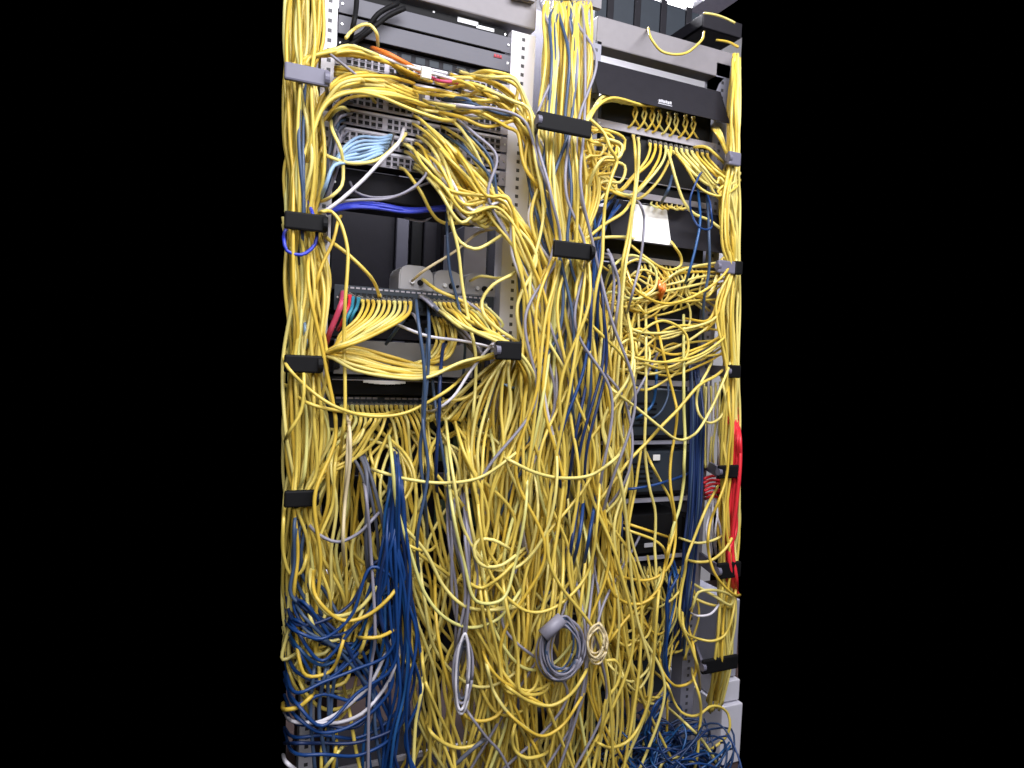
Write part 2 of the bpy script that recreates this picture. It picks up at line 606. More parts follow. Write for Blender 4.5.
u = unit('rack_appliance', 'black rack unit in shadow under the switch with white cable across it', 'rack unit', LX1+.012, LX2-.02, Z(341), Z(322), 'black_steel', y0=.03)
u = unit('media_converter', 'beige grey case behind the yellow cable swags above the black shelf', 'rack unit', LX1+.02, LX2-.06, Z(377), Z(343), 'beige_case', y0=.02, body='beige_case')
one('socket', [(X(334, 365), X(341, 365), .015, .022, Z(371), Z(360))], 'hole', u, .001)
one('foot', [(LX1+.05, LX1+.08, .03, .06, Z(378.5), Z(377))], 'hole', u, .0005)
rs = empty('rack_shelf', (.42, 0, Z(395)))
tag(rs, 'black shelf with a thin pale strip on its front edge below the beige case', 'shelf')
one('tray', [(LX1+.002, LX2-.06, -.03, .36, Z(395), Z(379))], 'black_plastic', rs, .002)
one('edge_strip', [(LX1+.01, LX2-.05, -.032, -.028, Z(381.5), Z(380.6))], 'panel_silver', rs, .0003)
bm = bmesh.new()
xa, xb = X(363, 380, -.03), X(405, 380, -.03)
for k in range(8):
    a = xa+(xb-xa)*k/8
    b = xa+(xb-xa)*(k+1)/8
    box(bm, a, b, -.036, -.033, Z(383, 384, -.03)-.003*math.sin(k/7*3), Z(380.5, 384, -.03)-.001*k/8)
mesh_obj('pale_strip', bm, 'paper', rs)  # thin pale strip along part of the front edge
z1, z0 = Z(396.3), Z(410)
u = unit('patch_panel', 'dark patch panel below the black shelf with cables fanning down out of it', 'patch panel', LX1+.0, LX2-.04, z0, z1, 'dark_case', depth=.06)
ports(u, LX1+.02, LX2-.06, z0+.002, z1-.011, -.006, 4, 6, 1, 'strip_green')
bm = bmesh.new()
for k in range(24):
    xx = LX1+.024+k*.0145
    if k in (7, 15): continue
    box(bm, xx, xx+.011, -.0076, -.0058, z1-.0085, z1-.004)
mesh_obj('label_strip', bm, 'panel_silver', FACE[u.name])
LOWP = (z0, z1)
for (ya, yb, m, lb) in ((411, 432, 'dark_case', 'dark rack unit half hidden below the lower left patch panel'), (434, 470, 'black_steel', 'black rack unit behind the curtain of yellow cables on the lower left'), (500, 540, 'black_steel', 'black rack unit deep behind the blue cable bundle')):
    u = unit('rack_appliance', lb, 'rack unit', LX1, LX2-.003, Z(yb), Z(ya), m, y0=.05)
    for k in range(3):
        one('module', [(LX2-.14+k*.042, LX2-.105+k*.042, .046, .052, Z(yb-5), Z(ya+5))], 'strip_green', u, .001)
bx = empty('floor_carton', (.3, .42, 0))
tag(bx, 'pale box low behind the left bundle, showing between blue cables', 'box')
y_ = .35
one('box_body', [(X(306, 640, y_), X(340, 640, y_), y_, y_+.25, P(322, 642, y_).z, P(322, 600, y_).z)], 'post_white', bx, .003)
one('pedestal', [(X(306, 640, y_), X(340, 640, y_), y_+.01, y_+.24, 0, P(322, 643, y_).z)], 'floor_tile', bx, .003)
one('lid', [(X(305, 640, y_), X(341, 640, y_), y_-.003, y_+.253, P(322, 604, y_).z, P(322, 598, y_).z)], 'post_white', bx, .002)

# ------------------------------------------------------------------ right rack units
ZR = lambda py: Z(py, 660)


def cover(name, label, ytop_, ybot_, x0, x1, lean=.07):
    """sheet steel cover that leans out over its ports: wedge body plus end cheeks"""
    zt_, zb_ = P(660, ytop_, -.02).z, P(660, ybot_, -lean).z
    r = empty(name, ((x0+x1)/2, 0, zb_))
    tag(r, label, 'cover')
    bm = bmesh.new()
    prism(bm, [(-.012, zt_+.001), (-.02, zt_), (-lean, zb_), (-lean+.004, zb_), (-.016, zt_-.004), (-.012, zt_-.003)], x0, x1, 'x')
    mesh_obj('cover_plate', bm, 'black_steel', r)
    for xs in (x0, x1-.003):
        bm = bmesh.new()
        prism(bm, [(-.014, zt_-.004), (-.018, zt_-.003), (-lean+.003, zb_), (-.014, zb_+.02)], xs, xs+.003, 'x')
        mesh_obj('end_cheek', bm, 'black_steel', r)
    return r, zt_, zb_


cv, zt_, zb_ = cover('panel_cover', 'plain black cover with a small silver emblem at the top of the right rack', 76.5, 107, X(592, 75, -.03), X(722, 105, -.03))
yy = -.062
q = P(664.5, 102.5, yy)
bm = bmesh.new()
for k in range(6):
    vs = box(bm, q.x-.021+k*.0072, q.x-.0155+k*.0072, yy-.004, yy+.002, q.z-.004+.001*(k % 2), q.z+.0045-.001*((k+1) % 2))
box(bm, q.x-.023, q.x+.024, yy-.003, yy+.002, q.z-.0075, q.z-.0055)
mesh_obj('emblem', bm, 'badge', cv)
for px in (602.5, 611):
    qq = P(px, 92+(px-602)*.2, -.055)
    one('screw', [(qq.x-.003, qq.x+.003, -.062, -.05, qq.z-.002, qq.z+.002)], 'label_white', cv, .0008)


def bar_panel(label, ya, yb, yfull, m='rail_silver', rows=True):
    """24 port panel: silver lower rail on a black body"""
    z1_, z0_ = ZR(ya), ZR(yb)
    u_ = unit('patch_panel', label, 'patch panel', RX1-.008, RX2+.006, z0_, z1_, m, depth=.05, y0=-.012, group=None)
    zz = ZR(yfull)
    if zz > z1_:
        one('socket_face', [(RX1+.01, RX2-.01, .0, .05, z1_+.001, zz)], 'hole', u_, .001)
    else:
        one('socket_face', [(RX1+.01, RX2-.01, .0, .05, zz, z0_-.001)], 'hole', u_, .001)
    return u_


UR = []
UR.append(bar_panel('black patch panel with a silver rail under the emblem cover, loops tucked inside', 133, 141, 107))
UR.append(bar_panel('dark patch panel whose yellow plugs line up below the first silver rail', 185, 186.5, 143))
UR.append(bar_panel('dark patch panel with a silver rail right above the cover holding the white paper', 196.5, 203, 188))
cv2, zt2, zb2 = cover('panel_cover', 'black cover with a blank white paper stuck on its front', 206, 245, X(606, 215, -.03), X(722, 235, -.03))
# the paper follows the leaning cover
yt_, yb_ = -.028, -.068
A = [P(631.5, 211, yt_), P(667, 216, yt_), P(670, 241, yb_), P(631, 235, yb_)]
zA, zB = zt2-.006, zb2+.003
def on_cover(x, f):
    z = zA+(zB-zA)*f
    g = (zt2-z)/(zt2-zb2)
    return Vector((x, -.02-.05*g-.0025, z))
bm = bmesh.new()
qs = [on_cover(A[0].x, 0), on_cover(A[1].x, 0), on_cover(A[2].x+.003, 1), on_cover(A[3].x, 1)]
v0 = [bm.verts.new(q) for q in qs]
v1 = [bm.verts.new(q+Vector((0, .0012, 0))) for q in qs]
bm.faces.new(v0); bm.faces.new(v1[::-1])
for i in range(4): bm.faces.new((v0[i], v1[i], v1[(i+1) % 4], v0[(i+1) % 4]))
bmesh.ops.recalc_face_normals(bm, faces=bm.faces)
pp = mesh_obj('paper_label', bm, 'paper')
tag(pp, 'blank white sheet of paper stuck on the black cover of the right rack', 'paper')
UR.append(bar_panel('dark patch panel with a silver rail beneath the white paper', 259.5, 265.5, 244))
UR.append(bar_panel('dark patch panel behind the tangle of yellow loops beneath the white paper', 318, 320, 268))
UR.append(bar_panel('dark patch panel hidden by yellow loops in the middle of the right rack', 362, 364, 322))
UR.append(bar_panel('dark panel with a perforated silver rail above the upper blue grey server', 380, 386, 367))


def server(label, ya, yb, y0=-.03, x0=RX1+.003, x1=RX2-.012, m='dark_case'):
    z1_, z0_ = ZR(ya), ZR(yb)
    r = unit('rack_server', label, 'server', x0, x1, z0_, z1_, m, y0=y0, depth=.45, body=m)
    bm = bmesh.new()
    n = 5
    for k in range(n):
        zz = z0_+(z1_-z0_)*(.2+.6*k/n)
        box(bm, x0+.06, x0+.22, y0-.0015, y0+.001, zz, zz+(z1_-z0_)*.05)
    mesh_obj('vent', bm, 'black_plastic', FACE[r.name])
    one('handle', [(x0+.012, x0+.02, y0-.015, y0, z0_+.01, z1_-.01)], 'black_plastic', FACE[r.name], .003)
    one('handle', [(x1-.028, x1-.02, y0-.015, y0, z0_+.01, z1_-.01)], 'black_plastic', FACE[r.name], .003)
    return r


server('upper blue grey server box in the right rack behind hanging yellow cables', 390, 434)
one('white_tag_card', [(X(621, 430, -.036), X(631, 430, -.036), -.0375, -.0345, P(625, 438, -.06).z, P(625, 424, -.06).z)], 'paper')
tag(bpy.data.objects['white_tag_card'], 'small white card sticking out beside the upper blue grey server', 'card')
UR.append(bar_panel('thin grey shelf rail between the two blue grey servers', 439.5, 444, 445.5, 'post_grey'))
one('cable_tag', [(X(653, 458, -.036), X(660, 458, -.036), -.0375, -.0345, P(656, 461.5, -.05).z, P(656, 455.5, -.05).z)], 'paper')
tag(bpy.data.objects['cable_tag'], 'tiny white tag hanging at the top of the lower blue grey server', 'tag')
server('lower blue grey server box in the right rack with a blue cable along its bottom', 450, 489)
UR.append(bar_panel('grey rail under the lower blue grey server', 496, 501, 502, 'post_grey'))
u = server('black server with a small pale label low in the right rack', 513, 551, y0=-.01, m='black_plastic')
q = P(649, 545, -.012)
one('label_plate', [(q.x-.017, q.x+.018, -.014, -.011, q.z-.006, q.z+.006)], 'badge', FACE[u.name], .0005)
UR.append(bar_panel('grey rail under the lowest black server of the right rack', 553.5, 558, 559, 'post_grey'))
UR.append(bar_panel('dark patch panel feeding the low tangle of the right rack', 600, 602, 562))
server('dark metal case near the floor of the right rack', 640, 700, y0=.04, m='dark_case')

# lower white cabinet at the far right
wc = empty('white_cabinet', (1.36, 0, 0))
tag(wc, 'white stepped metal cabinet corner at the bottom right beside the yellow bundle', 'cabinet')
yw = .04
for k, (a, b, ya, yb) in enumerate(((722, 738, 600, 676), (720, 737, 678, 698), (716, 736, 700, 757))):
    one('cabinet_panel', [(X(a, (ya+yb)/2, yw), X(b, (ya+yb)/2, yw), yw-.012*k, yw+.3, P(735, yb, yw).z, P(735, ya, yw).z)], 'post_white' if k else 'post_grey', wc, .003)

# ------------------------------------------------------------------ cable rings
def ring(label, px0, px1, py0, py1, m, side, d=.165, slope=0, armm='ring_steel', post_x=None):
    """steel ring: front bar across a bundle, side arm back to the post, rounded lug at the free corner"""
    y = -d
    a, b = P(px0, (py0+py1)/2-slope/2, y), P(px1, (py0+py1)/2+slope/2, y)
    h = (P(px0, py0, y).z-P(px0, py1, y).z)/2
    zc = (a.z+b.z)/2
    r = empty('cable_ring', ((a.x+b.x)/2, y, zc))
    tag(r, label, 'cable ring', 'cable rings')
    bm = bmesh.new()
    box(bm, a.x, b.x, y-.006, y+.006, zc-h, zc+h, bev=.004)
    mesh_obj('front_bar', bm, m, r)
    xs = b.x-.008 if side == 'r' else a.x
    if side:
        tx = xs if post_x is None else post_x
        bm = bmesh.new()
        q = [bm.verts.new((x_, y_, z_)) for x_, y_ in ((xs, y+.006), (xs+.008, y+.006), (tx+.008, -.004), (tx, -.004)) for z_ in (zc-h*.8, zc+h*.8)]
        for i in range(4):
            j = (i+1) % 4
            bm.faces.new((q[2*i], q[2*j], q[2*j+1], q[2*i+1]))
        bm.faces.new((q[0], q[2], q[4], q[6]))
        bm.faces.new((q[1], q[3], q[5], q[7]))
        bmesh.ops.recalc_face_normals(bm, faces=bm.faces)
        mesh_obj('side_arm', bm, armm, r)
        bm = bmesh.new()
        bmesh.ops.create_cone(bm, cap_ends=True, segments=16, radius1=h*(.85 if side == 'r' else .55), radius2=h*(.85 if side == 'r' else .55), depth=.01, matrix=Matrix.Translation((xs+.004, y+.0, zc)) @ Matrix.Rotation(math.pi/2, 4, 'Y'))
        mesh_obj('lug', bm, armm if side == 'l' else m, r)
    return r


ring('grey steel cable ring across the left bundle, topmost on the left side', 284, 329, 66, 84, 'ring_steel', 'r', post_x=LX0+.02)
ring('black cable ring across the left bundle beside the open bay', 284, 327, 213, 231, 'black_plastic', 'r', post_x=LX0+.02)
ring('black cable ring across the left bundle level with the beige case', 284, 322, 355, 373, 'black_plastic', 'r', post_x=LX0+.02)
ring('black cable ring across the left bundle, lowest on the left side', 284, 318, 490, 507, 'black_plastic', 'r', post_x=LX0+.02)
ring('black cable ring with pale end across the top of the middle bundle', 537, 591, 116, 134, 'black_plastic', 'l', d=.215, post_x=LX3-.01, slope=6)
ring('black cable ring across the middle bundle left of the white paper', 553, 592, 242, 259, 'black_plastic', 'r', d=.225, armm='black_plastic', post_x=RX0+.012)
ring('black cable ring tilted at the left edge of the middle bundle beside the beige case', 496, 521, 341, 360, 'black_plastic', 'l', d=.235, post_x=LX2+.03, slope=14)
for (lb, a, b, c, e, s) in (('topmost cable ring on the right bundle beside the emblem cover', 728, 740, 152, 166, 0), ('black tipped grey cable ring on the right bundle beside the loops below the white paper', 717, 740, 261, 274, 0),
                         ('black cable ring on the right bundle just above the red cables', 727, 740, 365, 378, 0), ('black cable ring across the red cables of the right bundle', 718, 740, 465, 478, 0),
                         ('black cable ring below the red cables of the right bundle', 717, 740, 562, 578, 0), ('lowest black cable ring on the right bundle beside the white cabinet', 702, 737, 657, 671, 0)):
    rg = ring(lb, a, b, c, e, 'black_plastic' if 'topmost' not in lb and 'tipped' not in lb else 'ring_steel', 'l', d=.12, post_x=RX3-.012)

    if 'tipped' in lb:
        q0_, q1_ = P(734, 262, -.12), P(740, 274, -.12)
        one('tip', [(q0_.x, q1_.x+.002, -.129, -.111, q1_.z-.003, q0_.z+.003)], 'black_plastic', rg, .003)

# ------------------------------------------------------------------ the lamp and overhead things at the top right
lamp = empty('ceiling_light', P(662, 0, .7))
tag(lamp, 'glowing fluorescent light above and behind the right rack', 'light')
q0, q1 = P(640, -14, .7), P(690, -5, .7)
zl = (q0.z+q1.z)/2
one('fixture', [(q0.x-.1, q1.x+.1, .62, .82, zl+.03, zl+.09)], 'post_white', lamp, .005)
for k in range(2):
    bm = bmesh.new()
    bmesh.ops.create_cone(bm, cap_ends=True, segments=16, radius1=.016, radius2=.016, depth=q1.x-q0.x+.1, matrix=Matrix.Translation(((q0.x+q1.x)/2, .67+k*.09, zl+.008)) @ Matrix.Rotation(math.pi/2, 4, 'Y'))
    mesh_obj('tube', bm, 'lamp_glow', lamp, smooth=False)
dk = empty('overhead_duct', P(650, 20, .3))
tag(dk, 'dark blue grey duct running overhead behind the right crossbar under the lamp', 'duct')
a, b = P(596, 3, .3), P(700, 24, .3)
zz = (a.z+b.z)/2
one('duct_body', [(a.x, b.x, .3, .42, zz-.07, zz+.05)], 'dark_case', dk, .006)
for k in range(4):
    xx = a.x+(b.x-a.x)*(k+.5)/4
    one('clamp', [(xx-.012, xx+.012, .293, .427, zz-.077, zz+.057)], 'black_steel', dk, .002)
tr = empty('overhead_tray', P(720, 20, .1))
tag(tr, 'dark overhead cable tray at the top right corner', 'cable tray')
a, b = P(703, 16, .1), P(741, 30, .1)
one('tray_floor', [(a.x, b.x, .1, .34, a.z-.035, a.z-.025)], 'black_steel', tr, .002)
one('tray_side', [(a.x, b.x, .095, .1, a.z-.035, a.z+.01)], 'black_steel', tr, .002)
one('tray_side', [(a.x, a.x+.005, .1, .34, a.z-.035, a.z+.01)], 'black_steel', tr, .002)
# ------------------------------------------------------------------ cables traced one by one
def C(kind, s, label, d=.1, **k):
    return cable(kind, s, label, d=d, **k)


# right rack, hanging in front
C('yellow', '590,119,.2 604,133 611,150 617,160 612,176 606,198 604,216 603,240 602,260 596,290 591,330 588,380 584,440', 'yellow cable looping off the upper middle ring and dropping left of the white paper', .2)
C('yellow', '633,135,.0 635,150 636,170 634,195 631,215 627,240 623,260 620,300 617,340 612,400 606,470 603,540 598,600', 'long yellow cable hanging straight along the left edge of the white paper', .13, plug='s')
C('yellow', '638,138,.0 639,152 638,172 635,197 632,217 630,240 626,262 622,302 620,345 616,400 612,470 614,520', 'yellow cable hanging beside its twin just left of the white paper', .135, plug='s', m='yellow_b')
C('yellow', '634,196 620,215 605,224 590,236 580,243 566,250', 'yellow cable slanting down left from the white paper to the middle ring', .15)
C('yellow', '578,244 600,238 622,237 640,240', 'short yellow cable crossing level below the white paper', .12)
C('yellow', '626,241 645,257 660,267 672,270 681,265 681,257 675,247 669,239,.02', 'yellow cable with a U bend hanging under the white paper', .1)
C('yellow', '667,149,.01 671,162 676,180 684,202 693,213 710,221 722,230 733,243', 'yellow cable slanting across the right end of the paper cover', .1, plug='s')
C('yellow', '671,149,.01 690,170 705,183 720,188 733,183 740,173', 'upper of two yellow cables swagging to the right bundle under the first silver rail', .09, plug='s')
C('yellow', '673,151,.01 685,165 700,188 718,196 733,190 740,180', 'lower of two yellow cables swagging to the right bundle under the first silver rail', .1, plug='s')
C('yellow', '683,151,.01 697,168 712,179 727,187 737,192', 'yellow cable running from the first silver rail straight into the right bundle', .07, plug='s')
C('yellow', '691,152,.01 703,165 714,172 726,176 738,176', 'yellow cable at the right end of the first silver rail', .06, plug='s')
C('yellow', '694,147,.02 706,147 716,155 724,163 733,172 740,174', 'yellow cable bending round the right upright below the emblem cover', .06)
C('yellow', '645.7,300 646,340 646,370 645.7,412 644.7,445 647,472 650,490 655,510 655.5,528 654.6,545 656,569 655,600 650,650', 'yellow cable hanging plumb before the servers, left of the white tag', .14)
C('yellow', '655,315 662,348 667,370 673.8,395.5 677,411 675,434 671,458 670,479 671.6,495 674.5,512.5 675,528 669.5,548 664,575 655,600', 'yellow cable bowing right across both blue grey servers', .15)
C('yellow', '683.6,315 683.7,370 684,412.6 685,438 684,465 683.7,481 679.4,508 673,528 667,560 656,590 643,612', 'yellow cable hanging straight at the right edge of the servers', .15)
C('yellow', '727,366 714,377 699,385.6 676.6,411 661,426.7 649.6,439.5 628,462 615.6,479 600,500 590,520', 'yellow cable running diagonally across the upper blue grey server from the right bundle', .17)
C('yellow', '600,375 614,391 635.5,407 659.6,426.7 673.8,438 685,439.5 695,434 710.6,409.7 723.4,381 733,355', 'yellow cable in a wide shallow U before the upper blue grey server', .18)
C('yellow', '712,362 706,374 699,387 696.5,401 699,414 709,423 720.6,417 725.5,404 723.4,387 720,370', 'yellow cable loop hanging just left of the red cables', .13)
C('yellow', '728,372 729,405 731,430 729,449 726,479 718,502.5 710.6,521 708,539 708.5,552 713.5,571 723.4,585.5 733,594 740,595', 'yellow cable crossing in front of the red cables and bowing left', .16)
C('yellow', '719,484 705,511 693.6,539.5 686.5,559 685,571 681,592.6 679.4,618 683.7,631 692,649 696.5,662 700,690', 'yellow cable slanting down left from the red cables then dropping to the floor cables', .15)
C('yellow', '679,538,.05 696.5,543 710.6,541 722,536 733,528', 'yellow cable sagging level between right upright and red cables, upper one', .1)
C('yellow', '683.7,559,.05 696.5,562 710.6,560.7 723.4,551 733,536 739,518', 'yellow cable sagging between right upright and red cables, lower one', .12)
C('yellow', '612,519 631,525 652.5,532 668,537,.05', 'upper of two slanting yellow cables before the lowest black server', .1)
C('yellow', '611,524 630,531 654,540 662.4,546.5 666,556 664,575', 'lower of two slanting yellow cables before the lowest black server', .12)
C('yellow', '641,450,.04 638,470 635.5,488 629,522.4 627,548 625.5,578 625.5,614 628,649 629,690', 'yellow cable hanging from the tag between the servers down to the floor tangle', .12)
C('yellow', '646,452 652,465 662,484 671,501 673.8,514 673,530', 'yellow cable slanting right across the lower blue grey server', .13)
C('yellow', '605,535 611,557 617,573 631,579 648,580 662,574 671,563 674.5,548 676,520', 'yellow cable in a broad U just below the lowest black server', .15)
C('yellow', '670,535 668,550 665,564 659.6,587 647,601 631,614 611,639 600,660', 'yellow cable sweeping down left under the servers toward the grey coil', .16)
C('yellow', '604,560 607,575.5 613,592.6 625.5,602.5 640,604 652,598 661,586', 'yellow cable curling round the knot of cables below the servers', .16)
C('yellow', '682,600 685,631 699,639 712,641 725,635 732,618 735,597 736,570', 'yellow cable in a deep U beside the white cabinet', .12)
C('yellow', '690,582 716,597 730.5,605 733,599 725,592.6 710.6,590 698,592.6 693,606 688,612', 'yellow cable curled back on itself by the lowest right ring', .13)
C('yellow', '683,592 705,603 722,607 735,606', 'yellow cable crossing level from right upright to the yellow bundle', .1)
C('white', '687,611 699,616 710.6,614 719,604 720,594', 'short white cable curling beside the right upright above the lowest ring', .12, r=.0035)
C('yellow', '660,640 662,670 671,683 681,686 691,682 696,670 694,650 688,625', 'yellow cable hanging in a U above the blue heap on the floor', .14)
C('yellow', '655,672 668,686 674,701.5 681,712 691,716 701,713.6 709,707 719,706.5 728,714 730,726 725,738 713,748 699,754', 'yellow cable making a ring in front of the white cabinet', .15)
C('yellow', '692,668 694,680 699,694.5 701,713 699,733 698,750 693.6,775', 'yellow cable dropping to the floor through the ring by the white cabinet', .17)
C('yellow', '666.7,706.5 688,725.7 705,744 723.4,775', 'yellow cable slanting down right over the blue heap', .16)
C('yellow', '658,778 660,768 664,761 674,757.6 688,760 699,768 706,778', 'yellow cable arching just above the floor before the blue heap', .18)
C('yellow', '590,740 600,744 611,747.7 625.5,743 638,728.5 648,704 652.5,673 655,640 658,600 663,570', 'long yellow cable swinging in a deep U left of the blue heap', .2)
C('yellow', '598,668 603,662 614,660 620,670 617,684.5 606,700 603,718.6 598,745 592,775', 'yellow cable curling in a question mark right of the grey coil', .19)
C('yellow', '640,697,.05 657,697.6 667,695', 'upper short yellow cable by the dark case near the floor', .12)
C('yellow', '638,701,.05 655,704 669,701', 'lower short yellow cable by the dark case near the floor', .12)
# overhead
C('yellow', '648,28,.0 652,40 661,51 674,54.5 690,51 700,42 704,32,.0', 'yellow cable sagging across the right crossbar under the lamp', .07, r=.0036)
C('yellow', '704,13,.0 716,15 727,19 735,23', 'yellow cable lying on the overhead tray', .01, r=.0036)
C('yellow', '716,40,-.05 728,42 738,47,.02', 'yellow cable passing under the overhead tray', -.02, m='yellow_c')
# left rack
C('yellow', '318,216 323,211.5 331,211.5 339.5,221 347.6,249 347.6,268 345.3,300.6 344,340 345,375 345,409 343,432 338,470', 'yellow cable hooking over the left ring and hanging before the open bay', .17)
C('yellow', '320,232 333,243 347.6,254 369,275 380.5,298,.0', 'yellow cable slanting from the left ring to the switch across the open bay', .13, plug='e')
C('yellow', '341,216 338,221 333.6,240 322,265.5 317,282 312,310', 'yellow cable slanting down left beside the open bay', .12)
C('yellow', '434,150,.0 446,166 452,188 451,216 458,249 462.5,286.6 469.5,324 475.4,353 475.4,385.6 473,414 470,450', 'long yellow cable hanging in front of the middle power adapter', .17)
C('yellow', '447,195 450.8,223 460,242 474,249 488,244 504.7,232.7 520,222', 'yellow cable sagging in a U at the right of the open bay', .15)
C('cream', '412,281,.0 425,270 455.5,251 479,232.7 493,229 510,226', 'pale cable running from the leftmost power adapter up to the middle bundle', .07, r=.0034)
C('yellow', '520,268 509,276 493,285 482,300.6 484,314.7 497.6,328.7 511.7,338 524,348', 'yellow cable curving round the right of the power adapters', .15)
C('yellow', '422.7,279.5,.0 439,291 462,301 485,318 505,338', 'yellow cable running out under the middle power adapter', .08)
C('yellow', '511,277 496,278 482,276 470,281,.0', 'yellow cable ending at the rightmost power adapter', .06, r=.0036)
C('grey', '432,150,.0 431,162 425,176 408.6,190.5 387.5,198.7 359,199.8 340.6,202 322,214', 'grey cable drooping across the shelf unit to the left ring', .12, r=.0034)
C('grey', '350,182 356,192 370,197 395,196 415,188 436,180', 'grey cable lying in a shallow sag on the shelf unit', .07, r=.003)
C('white', '404,128,.0 396,146 380,162 364,179 340.6,200 325,211.6 316,225', 'long white cable slanting down from the silver panels to the left ring', .14, r=.0042)
C('white', '427,150,.0 434,165 448.4,190.5 460,214 479,225.6 509,230 530,236', 'white cable crossing the right of the open bay into the middle bundle', .11, r=.0038)
C('white', '400,215,-.2 409,219 422,221 436,213,-.1', 'white cable dangling behind the royal blue cables', -.18, r=.004)
for k in range(6):
    o = k*1.3
    C('royal', [(327, 208+o+rnd.uniform(-1, 1)), (352, 202+o*.9), (378, 203.5+o*.8), (406, 208.5+o*.6), (434, 207.5+o*.5), (462, 202.5+o*1.1), (476, 199+o)], 'royal blue cable in the flat bunch strung across the top of the open bay', .04+.006*k, group='royal blue cables across the open bay', r=.0036)
C('royal', '305.5,198 313,215 317,230 315,244 301,255 287,251 284,240 288,225', 'royal blue cable looped under the left ring beside the open bay', .15, r=.0038)
C('slate', '446,205,.0 447,230 449.6,270 456.6,298 462.5,324 465,340 463,380', 'slate blue cable hanging straight past the middle power adapter', .1, r=.0036)
C('grey', '455,296,.0 470,304 484,314 498,326 515,340', 'grey cable sloping right under the rightmost adapter', .1, r=.0036)
for k in range(7):
    a = rnd.uniform(-3, 3)
    C('light', [(393-k*1.5, 135+k*3.4, .0), (378, 139+k*2.6+a*.4), (360, 138+k*4+a*.5), (345, 148+k*2.5+a*.5), (334, 166+a), (326, 186+a), (318, 206+a)], 'light blue cable in the bunch swinging left out of the fourth silver panel', .07+.008*k, group='light blue cables at the silver panels', plug='s', r=.0039)
C('yellow', '346,38,.08 352,31 362,25 370,25 376,32 378,46,.02', 'yellow cable arching high over the charcoal units beside the left upright', .07)
C('white', '352,45 372,53 395,62 424,71 452,79 470,86', 'long white cable running right past the white tag on the topmost silver panel', .1, r=.0036)
C('orange', '372,48 388,54 405,63 422,72.5', 'orange cable ending at the white tag over the topmost silver panel', .11, r=.0055)
C('red', '429,76 440,81 452,82 464,84', 'dark red cable leaving the white tag to the right', .1, r=.004, m='pink_boot')
a, b = P(421, 72, -.115), P(431, 74, -.115)
one('cable_tag', [(a.x, b.x, -.121, -.109, P(426, 79, -.115).z, P(426, 67.5, -.115).z)], 'paper', bev=.002)
tag(bpy.data.objects['cable_tag.001'], 'white tag wrapped round the orange cable above the silver patch panels', 'tag')
C('grey', '325,51 335,58 345,66 355,74 362,84', 'thin grey cable slanting off the top of the left bundle', .13, r=.003)
for k, s in enumerate(('398,3 378,14 364,32 345,43 336,50', '405,8 388,16 374,27 356,41 342,50', '357,-4 356,10 354,22 350,40')):
    C('darkgrey', s, ('upper black power cable slung across the charcoal units', 'lower black power cable slung across the charcoal units', 'black power cable dropping straight beside the left upright')[k], .03+.01*k, m='black_plastic', r=.006, name='black_power_cable')
# swags and lower left
for k in range(11):
    j = rnd.uniform(-2, 2)
    C('yellow', [(318, 352+k*.6), (335, 349+k*1.2+j), (352, 347+k*2.2), (392, 357+k*2.2+j), (425, 366+k*1.2), (462, 367-k*.3+j), (492, 357+rnd.uniform(-4, 2)), (512, 350+rnd.uniform(-3, 3))], 'yellow cable in the broad swag from the left ring across the beige case', .1+.008*k, group='yellow swag across the beige case')
C('yellow', '296,345 304,378.6 301,411 289,432.5 285,444', 'yellow cable bowing right then back at the far left under the third left ring', .17)
C('yellow', '284,350.5 289,369 310,390 336,407 369,416 401.6,414 425,404 445,392 468,372', 'yellow cable sagging from the far left across the lower left patch panel', .18)
C('yellow', '284,384 310,404 345,412 376,415 400,410', 'yellow cable slanting in from the far left under the black shelf', .17)
C('white', '512,336 500,338 490.6,346 472,369 453,397 439,408 425,412', 'white cable arcing down left from the tilted ring', .17, r=.0036)
C('white', '392,322 410,330 427,336 462.5,341 486,346 510,352', 'white cable running level over the swag toward the tilted ring', .16, r=.0036)
C('white', '497,382 508,386 520,390', 'short pale blue white cable poking out under the tilted ring', .15, m='light_blue', r=.0034)
C('slate', '416,300,.0 418,320 424,367 424,414 420,451 425,500 428,560', 'slate blue cable hanging straight before the lower left patch panel', .2)
C('slate', '428,300,.0 429,340 428,370 424,420 428,470', 'second slate blue cable hanging beside the first before the black shelf', .19)
C('blue', '445,330 440,380 439,420 436,470 440,520', 'dark blue cable hanging right of the lower left patch panel', .18, m='blue_c')
C('cream', '345.5,412 350,435 350,460 345,502 343,540 346,580', 'cream coloured cable hanging straight below the left end of the lower patch panel', .2)
C('cream', '350,414 348,440 346,480 341,520', 'second cream cable close beside the first', .195)
C('yellow', '370,468 380.5,472 406,479 444,483 481,477 512,456 530,435', 'yellow cable strung level in a long shallow sag across the lower left curtain', .21)
C('cream', '500,455 510,460.6 533.5,472 561.6,478 592,474.7 613,460.6 622,445', 'pale cable strung in a shallow sag across the middle curtain', .22, m='yellow_b')
C('yellow', '286,500 283.5,520 283.5,554 291.5,575 301,572.6 305.5,561 307,540', 'yellow cable hanging in a narrow loop at the far left below the lowest ring', .15)
C('yellow', '388,430 392,460 397,507 411,554 425,593.6 444,617 472,627.6 498,619 514,600 530,570', 'long yellow cable in a deep U at the foot of the lower left curtain', .22)
C('yellow', '390,505 396,518.6 425,551 444,586.6 462.5,605 486,610 514,607.7 535,598', 'yellow cable in a deep U just above the longest one', .21)
C('yellow', '514,556 505,546 493,540 479,540 474,549 478,562 488,567 502,565 515,556 528,545', 'yellow cable with a small round loop right of the grey hank', .22)
C('yellow', '455,578 467,582 481,588 500,577 514,563 530,548', 'yellow cable dipping below the small round loop', .22)
